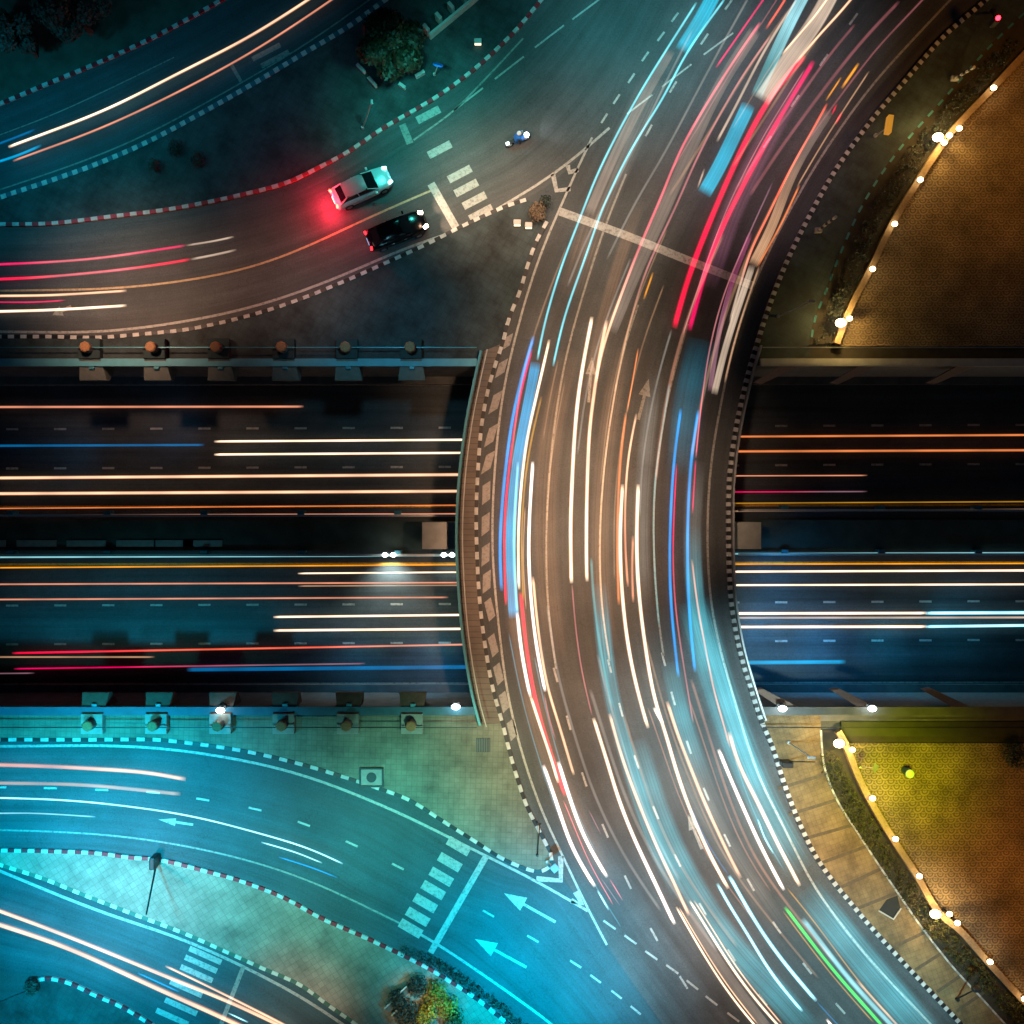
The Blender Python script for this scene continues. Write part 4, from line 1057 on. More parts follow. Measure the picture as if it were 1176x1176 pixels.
hz('orange', 3.4, 840, 1190, 518.5, 517)
hz('salmon', 1.8, 840, 996, 546.5, 546)
hz('crimson', 1.8, 840, 996, 565, 564.5, ['mauve'])
hz('cream', 3.2, 840, 1190, 656.5, 655)
hz('cream', 2.8, 840, 1190, 672, 671)
hz('cream', 4.0, 840, 1064, 704.5, 704)
hz('icy', 4.6, 1062, 1190, 704, 703.5)
hz('beige', 2.8, 840, 1190, 709.5, 709)
hz('cream', 4.0, 840, 1064, 720, 719.5)
hz('icy', 4.0, 1062, 1190, 719.5, 718)
hz('sky blue', 5, 850, 971, 761, 760, wide=True)

hz('amber', 2.2, -10, 540, 652, 648.5)
hz('amber', 2.2, 840, 1190, 648, 647)
hz('orange', 1.8, -10, 540, 584, 580)
hz('gold', 1.8, 840, 1190, 578, 576)
hz('salmon', 2.0, -10, 540, 592, 590)  # salmon and tan glow added along the upper rails so they look lit
hz('tan', 2.0, 840, 1190, 587, 585)
hz('pale blue', 2.2, -10, 540, 640, 638)  # pale blue glow added along the lower rails so they look lit
hz('pale blue', 2.4, 840, 1190, 636, 635)

NTH = ['first', 'second', 'third', 'fourth', 'fifth', 'sixth', 'seventh', 'eighth', 'ninth', 'tenth', 'eleventh', 'twelfth', 'thirteenth', 'fourteenth', 'fifteenth', 'sixteenth', 'seventeenth', 'eighteenth', 'nineteenth', 'twentieth']
def section(t):
    o, rd, col, ramp, w, tot, mid, wide = t
    if rd == 'curve':
        return 'on the upper bend' if mid[1] < 290 else ('on the bridge' if mid[1] < 700 else 'on the lower bend')
    if rd == 'expressway':
        return 'on the expressway ' + ('left' if mid[0] < 690 else 'right') + ' of the bridge'
    return 'on the ' + rd
buck = {}
for t in TRAILS:
    kind = 'broad' if t[7] else ('thick' if t[4] >= 4 else 'thin')
    ln = '' if t[3] else 'long' if t[5] > 14 else ('short' if t[5] < 3.5 and t[1] == 'curve' else '')
    cw = t[2] if not t[3] or t[3][-1] == t[2] else t[2] + ' to ' + t[3][-1]
    desc = ' '.join(x for x in (ln, kind, cw, 'band' if t[7] else 'trail') if x)
    buck.setdefault((t[1], desc, section(t)), []).append(t)
for (rd, desc, sec), ts in buck.items():
    hor = rd in ('expressway',) or rd.endswith('ramp')
    ts.sort(key=lambda t: t[6][1] if hor else t[6][0])
    for i, t in enumerate(ts):
        lb = desc + ' ' + sec
        if len(ts) > 1: lb = NTH[i] + ' ' + desc + (' from the top ' if hor else ' from the left ') + sec
        tag(t[0], lb, 'light trail', {'curve': 'light trails on the curved road', 'expressway': 'light trails on the sunken expressway'}.get(rd, 'light trails on the ramps'))

# ------------------------------------------------------------------ vehicles
M_glass = plain('dark_window_glass', (0.008, 0.010, 0.013), 0.12, 0.0, 0.1)
M_tyre = plain('tyre_rubber', (0.015, 0.015, 0.016), 0.85)
M_rim = plain('alloy_rim', (0.45, 0.46, 0.48), 0.3, 0.8)
def car(name, px, py, ang, body, head, tail, label, glow_tail, glow_head):
    e = empty(name, P(px, py, 0) + Vector((0, 0, 0.016)), ang); tag(e, label, 'car')
    bm = bmesh.new(); rows = []
    for x, hw, zb, zt in ((-2.06, .56, .40, .62), (-2.0, .68, .28, .84), (-1.75, .74, .24, .93), (-1.2, .775, .22, .95), (-.4, .79, .2, .93), (.5, .785, .2, .92), (1.1, .77, .22, .88), (1.6, .73, .24, .80), (1.9, .66, .27, .70), (2.06, .50, .36, .56)):
        pr = [(-hw * .9, zb), (-hw, zb + .12), (-hw, zt - .22), (-hw * .95, zt - .06), (-hw * .72, zt), (0, zt + .025), (hw * .72, zt), (hw * .95, zt - .06), (hw, zt - .22), (hw, zb + .12), (hw * .9, zb)]
        rows.append([bm.verts.new((x, y, z)) for y, z in pr])
    for a, b in zip(rows, rows[1:]):
        for k in range(len(a)): bm.faces.new((a[k], a[(k + 1) % len(a)], b[(k + 1) % len(a)], b[k]))
    bm.faces.new(rows[0]); bm.faces.new(rows[-1][::-1]); bmesh.ops.recalc_face_normals(bm, faces=bm.faces)
    link('body', bm, body, e, True)
    # greenhouse: glass frustum, roof skin, pillars
    lo = [(-1.72, .66), (1.02, .66)]; hi = [(-1.12, .545), (.28, .545)]
    bm = bmesh.new()
    b4 = [bm.verts.new((x, s * hw, .90)) for x, hw, s in ((lo[0][0], .60, -1), (lo[1][0], .64, -1), (lo[1][0], .64, 1), (lo[0][0], .60, 1))]
    t4 = [bm.verts.new((x, s * hw, 1.40)) for x, hw, s in ((hi[0][0], .50, -1), (hi[1][0], .54, -1), (hi[1][0], .54, 1), (hi[0][0], .50, 1))]
    for i in range(4): bm.faces.new((b4[i], b4[(i + 1) % 4], t4[(i + 1) % 4], t4[i]))
    bm.faces.new(t4); bmesh.ops.recalc_face_normals(bm, faces=bm.faces)
    link('windows', bm, M_glass, e)
    bm = bmesh.new(); rows = []
    for x, hw, z in ((-1.22, .44, 1.375), (-1.12, .52, 1.405), (-.7, .555, 1.44), (-.2, .565, 1.45), (.2, .555, 1.425), (.34, .50, 1.385)):
        rows.append([bm.verts.new((x, y * hw, z + dz)) for y, dz in ((-1, -.05), (-.9, 0), (-.4, .03), (.4, .03), (.9, 0), (1, -.05))])
    for a, b in zip(rows, rows[1:]):
        for k in range(5): bm.faces.new((a[k], a[k + 1], b[k + 1], b[k]))
    bmesh.ops.solidify(bm, geom=bm.faces[:], thickness=0.03)
    bmesh.ops.recalc_face_normals(bm, faces=bm.faces); link('roof', bm, body, e, True)
    for s in (-1, 1):
        bm = bmesh.new(); cyl(bm, (1.04, s * .65, .89), (.28, s * .545, 1.40), .035, .03, 6); cyl(bm, (-1.74, s * .61, .90), (-1.14, s * .51, 1.40), .06, .045, 6); cyl(bm, (-.35, s * .665, .90), (-.4, s * .56, 1.42), .03, .03, 6)
        link('pillars', bm, body, e)
        bm = bmesh.new(); box(bm, (.78, s * .87, .95), (.14, .2, .14), bev=.04); link('mirror', bm, body, e)
        bm = bmesh.new(); box(bm, (-.55, s * .795, .72), (.2, .03, .04), bev=.01); box(bm, (.35, s * .793, .72), (.2, .03, .04), bev=.01); link('door_handles', bm, M_rim, e)
        for x in (-1.28, 1.28):
            bm = bmesh.new(); cyl(bm, (x, s * .58, .31), (x, s * .80, .31), .31, .31, 20); w = link('wheel', bm, M_tyre, e)
            bm = bmesh.new(); cyl(bm, (x, s * .801, .31), (x, s * .81, .31), .2, .18, 12); link('rim', bm, M_rim, w)
        bm = bmesh.new(); box(bm, (1.90, s * .50, .72), (.34, .24, .13), bev=.05, rz=-s * .35); link('headlight', bm, head, e)
        bm = bmesh.new(); box(bm, (-2.0, s * .55, .80), (.16, .26, .18), bev=.05, rz=s * .3); link('taillight', bm, tail, e)
    bm = bmesh.new(); box(bm, (2.08, 0, .45), (.08, .8, .12), bev=.03); link('grille', bm, M_dark, e)
    bm = bmesh.new(); box(bm, (-2.075, 0, .66), (.03, .5, .13), bev=.01); link('number_plate', bm, glow_tail, e)
    return e
def lampchild(e, loc, energy, c, kind='POINT', rad=0.08, size=80, aim=None):
    d = bpy.data.lights.new('lamp_light', kind); d.energy = energy; d.color = c; d.shadow_soft_size = rad
    if kind == 'SPOT': d.spot_size = R(size); d.spot_blend = 0.9
    o = bpy.data.objects.new('lamp_light', d); COL.objects.link(o); o.parent = e; o.location = loc
    if aim: o.rotation_euler = Vector(aim).to_track_quat('-Z', 'Y').to_euler()
    return o
M_silver = plain('silver_car_paint', (0.66, 0.74, 0.78), 0.3, 0.15, 0.06)
M_blackp = plain('black_car_paint', (0.006, 0.006, 0.008), 0.18, 0.2, 0.1)
M_brake = emit('brake_lamp', (1.0, 0.05, 0.03), 20); M_tail = emit('tail_lamp', (1.0, 0.02, 0.03), 4)
M_head = emit('head_lamp', (0.45, 0.92, 1.0), 3); M_headw = emit('bright_head_lamp', (1.0, 0.85, 0.66), 16)
sil = car('sedan_car', 417, 219, math.atan2(27, 59), M_silver, M_head, M_brake, 'silver sedan with red brake lights glowing on the wide upper ramp', emit('plate_glow', (1.0, 0.55, 0.3), 5), None)
lampchild(sil, (-2.7, 0.55, .8), 230, (1, .02, .05)); lampchild(sil, (-2.7, -0.55, .8), 380, (1, .02, .05))
lampchild(sil, (-2.6, 0, 2.2), 260, (1, .02, .05)); lampchild(sil, (2.5, 0, .6), 9, (0.2, .8, 1.0))
blk = car('sedan_car', 457, 268, math.atan2(23, 58), M_blackp, M_headw, M_tail, 'black sedan with bright headlights waiting at the stop line', emit('plate_glow_blue', (0.35, 0.6, 1.0), 1.0), None)
for s in (-1, 1): lampchild(blk, (2.25, s * .5, .75), 420, (1.0, .62, .40), 'SPOT', .06, 95, (1, s * .15, -.16))
lampchild(blk, (-2.5, 0, .8), 8, (1, .02, .05))

# motorcycle and rider
ma = math.atan2(9, 22)
mc = empty('motorcycle', P(595, 165, 0) + Vector((0, 0, 0.012)), ma); tag(mc, 'small motorcycle with lit lamps riding on the wide upper ramp', 'motorcycle')
for x in (-.62, .62):
    bm = bmesh.new()
    for i in range(20):
        t0 = 2 * math.pi * i / 20; t1 = 2 * math.pi * (i + 1) / 20
        cyl(bm, (x + .26 * math.cos(t0), 0, .30 + .26 * math.sin(t0)), (x + .26 * math.cos(t1), 0, .30 + .26 * math.sin(t1)), .045, seg=6, cap=False)
    w = link('wheel', bm, M_tyre, mc)
    bm = bmesh.new(); cyl(bm, (x, -.05, .3), (x, .05, .3), .08); [cyl(bm, (x, 0, .3), (x + .24 * math.cos(k * 1.257), 0, .3 + .24 * math.sin(k * 1.257)), .012, seg=5) for k in range(5)]; link('rim', bm, M_rim, w)
bm = bmesh.new(); box(bm, (.05, 0, .45), (.7, .2, .3), bev=.06); cyl(bm, (.62, .07, .3), (.42, .07, .95), .025); cyl(bm, (.62, -.07, .3), (.42, -.07, .95), .025); cyl(bm, (-.62, .1, .3), (-.2, .1, .4), .03); box(bm, (.25, 0, .74), (.42, .26, .18), bev=.06); box(bm, (.58, 0, .62), (.3, .12, .05), bev=.02)
link('frame', bm, plain('blue_fairing', (0.01, 0.10, 0.42), 0.3), mc)
bm = bmesh.new(); box(bm, (-.28, 0, .78), (.62, .24, .1), bev=.04); link('seat', bm, M_dark, mc)
bm = bmesh.new(); cyl(bm, (.42, -.34, 1.0), (.42, .34, 1.0), .018); link('handlebar', bm, M_metal, mc)
bm = bmesh.new(); ball(bm, (.60, 0, .90), .17); link('headlight', bm, emit('bike_headlight', (0.9, 0.97, 1.0), 14), mc)
bm = bmesh.new(); box(bm, (-.76, 0, .72), (.26, .22, .14), bev=.05); link('tail_box', bm, emit('bike_tail_lamp', (0.85, 1.0, 0.95), 2.2), mc)
lampchild(mc, (.8, 0, .9), 130, (.85, .95, 1), 'SPOT', .05, 80, (1, 0, -.22)); lampchild(mc, (0.2, 0.5, 1.8), 5, (.4, .8, 1))
def skin_body(name, verts, edges, rad, mats, matfn, parent=None):
    bm = bmesh.new(); sl = bm.verts.layers.skin.verify()
    vs = []
    for i, v in enumerate(verts):
        q = bm.verts.new(v); q[sl].radius = (rad[i], rad[i]); q[sl].use_root = (i == 0); vs.append(q)
    for a, b in edges: bm.edges.new((vs[a], vs[b]))
    me = bpy.data.meshes.new(name + '_cage'); bm.to_mesh(me); bm.free()
    o = bpy.data.objects.new(name, me); COL.objects.link(o)
    o.modifiers.new('skin', 'SKIN').use_smooth_shade = True
    ss = o.modifiers.new('sub', 'SUBSURF'); ss.levels = ss.render_levels = 2
    dg = bpy.context.evaluated_depsgraph_get(); dg.update()
    m2 = bpy.data.meshes.new_from_object(o.evaluated_get(dg)); m2.name = name
    o.modifiers.clear(); o.data = m2
    m2.materials.clear()
    for m in mats: m2.materials.append(m)
    for p in m2.polygons: p.use_smooth = True; p.material_index = matfn(p.center)
    return o
pv = [(-.22, 0, .90), (-.14, 0, 1.12), (-.03, 0, 1.34), (.02, 0, 1.47), (.06, 0, 1.62), (-.02, .19, 1.36), (.14, .29, 1.15), (.40, .29, 1.04), (-.02, -.19, 1.36), (.14, -.29, 1.15), (.40, -.29, 1.04),
      (-.2, .12, .86), (.18, .20, .80), (.02, .2, .42), (.14, .2, .34), (-.2, -.12, .86), (.18, -.20, .80), (.02, -.2, .42), (.14, -.2, .34)]
pe_ = [(0, 1), (1, 2), (2, 3), (3, 4), (2, 5), (5, 6), (6, 7), (2, 8), (8, 9), (9, 10), (0, 11), (11, 12), (12, 13), (13, 14), (0, 15), (15, 16), (16, 17), (17, 18)]
pr_ = [.15, .15, .16, .06, .10, .075, .055, .045, .075, .055, .045, .10, .08, .055, .05, .10, .08, .055, .05]
M_jack = plain('blue_jacket', (0.01, 0.14, 0.55), 0.7); M_trous = plain('dark_trousers', (0.02, 0.022, 0.03), 0.8); M_skin = plain('skin', (0.42, 0.26, 0.18), 0.5)
rider = skin_body('person', pv, pe_, pr_, [M_jack, M_trous, M_skin], lambda c: 2 if c.z > 1.5 or (c.x > .36 and c.z > .9) else (1 if c.z < .92 else 0))
rider.location = mc.location; rider.rotation_euler = mc.rotation_euler
tag(rider, 'rider in a blue jacket and white helmet on the motorcycle', 'person')
bm = bmesh.new(); ball(bm, (.06, 0, 1.66), .145, 1.1, 1, 1.05, seg=16); link('helmet', bm, plain('white_helmet', (0.75, 0.8, 0.8), 0.25), rider, True)
bm = bmesh.new(); ball(bm, (.12, 0, 1.64), .11, 1.0, 1.05, .55, seg=14); link('visor', bm, M_glass, rider, True)

# ------------------------------------------------------------------ vegetation
def leaves(bm, c, r, n, size, rng, hemi=True, mi=0):
    c = Vector(c)
    for _ in range(n):
        while True:
            d = Vector((rng.uniform(-1, 1), rng.uniform(-1, 1), rng.uniform(-.6 if hemi else -1, 1)))
            if 0.12 < d.length < 1 and rng.random() < 0.25 + d.length ** 2: break
        p = c + Vector((d.x * r[0], d.y * r[1], d.z * r[2]))
        nrm = (d.normalized() + Vector((rng.uniform(-.8, .8), rng.uniform(-.8, .8), rng.uniform(-.4, .9)))).normalized()
        q = nrm.to_track_quat('Z', 'Y'); a = rng.uniform(0, 6.28); s = size * rng.uniform(.6, 1.3)
        u = q @ Vector((math.cos(a), math.sin(a), 0)) * s; v = q @ Vector((-math.sin(a), math.cos(a), 0)) * s * .55
        f = bm.faces.new([bm.verts.new(p + k) for k in (-u, v * .9 - u * .1, u, -v * .9 - u * .1)]); f.material_index = mi
def tree(name, px, py, rad, h, mat, label, cat='tree', group=None, seed=1, leaf=.17, dens=1.0, clumps=9):
    rng = random.Random(seed)
    e = empty(name, P(px, py, h * .6).xy.to_3d() + Vector((0, 0, 0.1))); tag(e, label, cat, group)
    bm = bmesh.new(); cyl(bm, (0, 0, -.1), (0.05, 0.03, h * .55), .16 * rad / 2 + .05, .10 * rad / 2 + .02, 9)
    cs = []
    for i in range(clumps):
        a = i * 2.4 + rng.uniform(-.5, .5); d = rad * (0.0 if i == 0 else rng.uniform(.35, .72)); z = h * (.86 if i == 0 else rng.uniform(.55, .85))
        cs.append(Vector((math.cos(a) * d, math.sin(a) * d, z)))
        cyl(bm, (0.05, 0.03, h * .45), cs[-1], .05 * rad / 2 + .015, .015, 6)
    link('trunk', bm, M_bark, e)
    bm = bmesh.new()
    for c in cs:
        rr = rad * rng.uniform(.36, .52)
        leaves(bm, c, (rr, rr, rr * .75), int(430 * dens * (rr / .9) ** 1.4), leaf, rng)
    link('crown', bm, mat, e)
    return e
def shrub(px, py, rad, h, mat, label, group=None, seed=1, leaf=.09, n=700):
    rng = random.Random(seed)
    e = empty('shrub', P(px, py, h * .5).xy.to_3d() + Vector((0, 0, 0.1))); tag(e, label, 'shrub', group)
    bm = bmesh.new()
    for i in range(4):
        a = i * 1.57 + .3; cyl(bm, (0, 0, -.05), (math.cos(a) * rad * .4, math.sin(a) * rad * .4, h * .6), .03, .012, 6)
    link('stems', bm, M_bark, e)
    bm = bmesh.new()
    for i in range(6):
        a = i * 1.05; d = rad * (0 if i == 0 else .48)
        leaves(bm, (math.cos(a) * d, math.sin(a) * d, h * (.62 if i == 0 else .48)), (rad * .55, rad * .55, h * .45), n // 6, leaf, rng)
    link('foliage', bm, mat, e)
    return e
tree('broadleaf_tree', 452, 56, 2.15, 4.6, leafy('night_olive_leaves', (0.006, 0.006, 0.003), (0.026, 0.022, 0.007)), 'dark round tree beside the red and white kerb of the upper island', seed=3, clumps=13, dens=1.3)
tree('broadleaf_tree', 78, 8, 2.4, 5.5, M_leafd, 'large dark tree in the top left corner', seed=8, clumps=10)
tree('broadleaf_tree', 18, 42, 1.5, 4.5, M_leafd, 'smaller dark tree at the left edge of the top left verge', seed=9, clumps=8)
for i, (x, y, r, h, m, lb) in enumerate([
    (480, 1132, 10, 1.0, M_leafd, 'dark shrub at the top of the planted clump on the pale island'),
    (502, 1140, 12, 1.2, M_leafy, 'olive shrub nearest the kerb in the planted clump'),
    (494, 1158, 10, 1.1, M_leafy, 'small olive shrub in the middle of the planted clump'),
    (516, 1156, 11, 1.1, M_leafy, 'olive shrub at the right of the planted clump'),
    (470, 1166, 13, 1.4, M_leafd, 'large dark shrub at the bottom left of the planted clump'),
    (488, 1172, 11, 1.3, M_leafy, 'yellowish shrub at the bottom of the planted clump'),
    (523, 1172, 11, 1.2, M_leaf, 'dark green shrub at the bottom right of the planted clump'),
    (457, 1146, 9, .9, M_leafd, 'low dark shrub beside the pale planter rails')]):
    shrub(x, y, r / S * 1.3, h * 1.15, m, lb, 'shrubs of the planted clump on the pale island', 40 + i)
for i, (x, y, r, lb) in enumerate([(202, 170, 10, 'left of two bigger round shrubs on the upper island'), (228, 183, 10, 'right of two bigger round shrubs on the upper island'), (178, 190, 8, 'smallest round shrub on the upper island')]):
    shrub(x, y, r / S, .8, M_leafd, lb, 'round shrubs on the upper island', 60 + i, .07, 500)
shrub(618, 244, 12 / S, .9, plain('dry_leaves', (0.16, 0.12, 0.08), 0.8, noise=.5), 'dry tan shrub in the nose between ramp and bridge', None, 70)
shrub(627, 232, 8 / S, .7, M_leafd, 'small dark shrub in the nose between ramp and bridge', None, 71, .08, 400)
shrub(1168, 868, 16 / S, 1.4, M_leafd, 'dark shrub at the right edge of the lower plaza', None, 72)
shrub(38, 1133, 9 / S, .9, M_leafd, 'dark shrub inside the curled red and white kerb', None, 73)
def hedge(label, pts, w, h, mat, seed, n):
    rng = random.Random(seed); q = line(pts, 0, 0.5); ns = sides(q)
    e = empty('hedge', q[len(q) // 2].copy()); tag(e, label, 'hedge')
    bm = bmesh.new()
    for i in range(n):
        j = rng.randrange(len(q)); p = q[j] + ns[j] * rng.uniform(-.45, .45) * w + Vector((ns[j].y, -ns[j].x, 0)) * rng.uniform(-.5, .5) - e.location
        hh = h * rng.uniform(.55, 1.15) 
        rr = rng.uniform(.12, .30); leaves(bm, (p.x, p.y, .12 + hh * .45), (rr, rr, hh * .5), 9, .075, rng)
    link('foliage', bm, mat, e)
    bm = bmesh.new()
    for j in range(0, len(q), 2):
        p = q[j] - e.location; cyl(bm, (p.x, p.y, .05), (p.x + rng.uniform(-.1, .1), p.y + rng.uniform(-.1, .1), h * .6), .025, .01, 5)
    link('stems', bm, M_bark, e)
FM = [((a[0] + b[0]) / 2, (a[1] + b[1]) / 2) for a, b in zip([B1[i] for i in (1, 2, 3, 4, 6, 8)], [F1[i] for i in (1, 3, 4, 5, 6, 8)])]
hedge('dark hedge along the upper plaza wall', FM, 1.3, .6, M_leafd, 5, 520)
FM2 = [(950, 870), (962, 897), (978, 925), (1002, 962), (1030, 1004), (1052, 1038), (1078, 1070), (1110, 1104), (1146, 1142), (1200, 1192)]
hedge('dark green hedge along the lower plaza wall', FM2, 1.3, .6, plain('hedge_leaves', (0.05, 0.055, 0.012), .7, noise=.6, scale=3), 6, 760)
hedge('dark overgrown strip along the kerb beside the turn arrows', [(470, 1092), (500, 1104), (530, 1124), (565, 1147), (600, 1178), (625, 1200)], .6, .25, M_leafd, 7, 300)

# ------------------------------------------------------------------ lamps on the plaza walls, floodlights
def wall_lamp(px, py, big, label, group):
    e = empty('wall_lamp', P(px, py, 0)); tag(e, label, 'lamp', group); k = 1.7 if big else 1.0
    bm = bmesh.new(); cyl(bm, (0, 0, .1), (0, 0, .75), .09, .06, 10); box(bm, (0, 0, .14), (.3, .3, .1), bev=.03); link('post', bm, M_dark, e)
    bm = bmesh.new(); ball(bm, (0, 0, .92), .17 * k, 1.25 if big else 1.15, 1, .9); link('lamp_globe', bm, M_bulb, e)
    lampchild(e, (0, 0, .95 + .25 * k), 520 if big else 15, (1.0, .62, .18), 'POINT', .15)
    return e
GU, GD = 'lamps along the upper plaza wall', 'lamps along the lower plaza wall'
for x, y, b, lb in [(1133, 108, 0, 'topmost small lamp on the upper plaza wall'), (1094, 154, 0, 'small lamp above the glowing pair on the upper plaza wall'), (1070, 164, 1, 'big glowing lamp in front of the upper plaza wall'),
                    (1083, 162, 0, 'small lamp beside the big glowing lamp at the upper plaza'), (1077, 170, 0, 'small lamp just below the big glowing lamp at the upper plaza'), (1050, 212, 0, 'lamp right below the cluster on the upper plaza wall'), (1021, 262, 0, 'middle small lamp on the upper plaza wall'), (996, 313, 0, 'lowest single lamp on the upper plaza wall'),
                    (970, 369, 0, 'small lamp beside the big lamp above the cutting'), (960, 374, 1, 'big glowing lamp above the right end of the cutting')]:
    wall_lamp(x, y, b, lb, GU)
for x, y, b, lb in [(958, 850, 1, 'big glowing lamp at the top of the lower hedge'), (973, 857, 0, 'small lamp beside the big lamp at the top of the lower hedge'), (996, 912, 0, 'first single lamp below the yellow lit corner'), (1022, 958, 0, 'second single lamp down the lower plaza wall'), (1049, 1000, 0, 'third single lamp down the lower plaza wall'),
                    (1067, 1043, 1, 'big glowing lamp midway along the lower plaza wall'), (1083, 1043, 0, 'upper small lamp beside the midway big lamp'), (1092, 1053, 0, 'lower small lamp beside the midway big lamp'), (1129, 1097, 0, 'second lowest lamp on the lower plaza wall'), (1168, 1139, 0, 'lowest lamp on the lower plaza wall')]:
    wall_lamp(x, y, b, lb, GD)
def flood(px, py, z, label, twin, energy, c, aim):
    e = empty('floodlight', P(px, py, z)); tag(e, label, 'floodlight', 'white floodlights of the cutting')
    bm = bmesh.new(); box(bm, (0, 0.1, .06), (.5, .2, .12), bev=.03); cyl(bm, (0, .1, .1), (0, .1, .5), .05); link('bracket', bm, M_dark, e)
    for dx in ((-.3, .3) if twin else (0,)):
        bm = bmesh.new(); ball(bm, (dx, -.05, .55), .17 if twin else .2, 1.1 if twin else 1.5, 1, .8); link('lamp', bm, M_bulbw, e)
    lampchild(e, (0, -.4, .7), energy, c, 'SPOT' if twin else 'POINT', .1, 120, aim)
flood(448, 636, U + .9, 'twin floodlight on the median barrier with a visible beam', True, 1500, (.85, 1, .9), (0, -1, -.5))
flood(515, 636, U + .9, 'twin floodlight on the median barrier beside the bridge', True, 160, (.85, 1, .9), (0, -1, -.5))
flood(256, 813, .45, 'white floodlight between two posts on the lower left wall', False, 4, (.8, 1, 1), None)
flood(524, 809, .3, 'white floodlight on the lower wall just left of the bridge', False, 14, (.8, 1, 1), None)
flood(896, 811, .45, 'white floodlight on the lower wall just right of the bridge', False, 20, (.9, .95, 1), None)
flood(998, 811, .45, 'white floodlight beside a buttress on the lower right wall', False, 20, (.9, .95, 1), None)

# ------------------------------------------------------------------ small things
def pole(name, base, top, h, rad, mat, label, cat, extra=None, z=.12):
    """slender pole; base and top as photo points, top h metres up"""
    a = P(*base, 0); a.z = z; b = P(*top, h)
    e = empty(name, a); tag(e, label, cat)
    bm = bmesh.new(); cyl(bm, (0, 0, 0), b - a, rad, rad * .7, 8); cyl(bm, (0, 0, 0), (0, 0, .18), rad * 2.2, rad * 2, 10); link('pole', bm, mat, e)
    if extra: extra(e, b - a)
    return e
def head(sx, sy, sz, mat, nm='head'):
    def f(e, t):
        bm = bmesh.new(); box(bm, t + Vector((0, 0, 0)), (sx, sy, sz), bev=min(sx, sy, sz) * .25); link(nm, bm, mat, e)
    return f
pole('signal_pole', (181, 988), (168, 1050), 4.2, .07, M_dark, 'thin dark signal pole on the long pale island', 'pole', lambda e, t: link('signal_head', (lambda b: (box(b, (.02, .15, .5), (.36, .8, 1.0), bev=.08), b)[1])(bmesh.new()), M_dark, e))
pole('lamp_pole', (905, 852), (932, 870), 4.4, .06, M_metal, 'slender pale pole beside the lower bend kerb', 'pole', head(.5, .16, .1, M_metal, 'lamp_head'))
pole('lamp_pole', (893, 364), (932, 346), 6.0, .05, M_metal, 'slender pale pole beside the upper bend kerb', 'pole', head(.4, .14, .1, M_metal, 'lamp_head'))
pole('sign_pole', (417, 148), (427, 117), 3.0, .05, M_metal, 'thin pale pole on the upper island below the dark tree', 'pole', head(.14, .3, .1, M_metal, 'lamp_head'))
pole('signal_pole', (898, 874), (936, 875), 3.0, .05, M_dark, 'thin dark shadow rod with a box at its foot beside the lower kerb', 'pole', lambda e, t: link('control_box', (lambda b: (box(b, (.1, 0, .5), (.7, .35, 1.0), bev=.06), b)[1])(bmesh.new()), M_dark, e))  # the rod stands in for a cast shadow at the box
pole('signal_pole', (1098, 1146), (1121, 1136), 2.6, .06, M_dark, 'dark pole at the bottom of the promenade', 'pole', head(.5, .3, .4, M_dark, 'signal_head'))
pole('shadow_rod', (617, 981), (620, 946), 1.2, .04, M_dark, 'thin dark shadow rod in the tip of the green lit pavement', 'post', head(.2, .1, .12, M_dark, 'cap'))  # leaning dark rod shaped to stand in for a shadow
def blue_sign(e, t):
    bm = bmesh.new(); cyl(bm, t + Vector((0, -.03, 0)), t + Vector((.02, .05, .06)), .34, .34, 20); link('sign_disc', bm, plain('blue_sign', (0.01, 0.16, 0.65), .4), e)
pole('road_sign', (499, 87), (503, 75), 2.2, .04, M_pale, 'round blue road sign on a short post on the upper island', 'road sign', blue_sign)
def orange_sign(e, t):
    bm = bmesh.new(); box(bm, t + Vector((.1, .2, 0)), (.34, 1.15, .5), rz=-.15, bev=.04); link('sign_panel', bm, emit('backlit_orange_panel', (1.0, .42, .04), .55), e)
pole('road_sign', (1004, 157), (1019, 147), 2.2, .06, M_pale, 'orange lit sign on a pale post right of the upper bend', 'road sign', orange_sign)
def banded(base, top, h, label):
    a = P(*base, 0); a.z = .12; b = P(*top, h); e = empty('striped_post', a); tag(e, label, 'post', 'black and white striped posts')
    d = b - a; bm = bmesh.new()
    for i in range(8): cyl(bm, d * (i / 8), d * ((i + 1) / 8), .10, .10, 8, mi=i % 2)
    link('pole', bm, [M_dark, M_kw], e)
    bm = bmesh.new(); box(bm, (0, 0, .15), (.5, .35, .3), bev=.05); link('base', bm, M_conc, e)
banded((1094, 92), (1119, 77), 2.4, 'striped post near the top of the right verge')
banded((938, 266), (960, 249), 3.0, 'striped post midway along the right verge')
def red_lamp(e, t):
    bm = bmesh.new(); box(bm, t, (.4, .4, .8), bev=.06); h = link('signal_head', bm, M_dark, e)
    bm = bmesh.new(); ball(bm, t + Vector((0, 0, .45)), .15); link('red_lamp', bm, M_red, e); lampchild(e, t + Vector((0, 0, .9)), 10, (1, .03, .03))
pole('traffic_light', (1139, 15), (1142, 25), 3.5, .07, M_dark, 'traffic light showing red in the top right corner', 'traffic light', red_lamp)
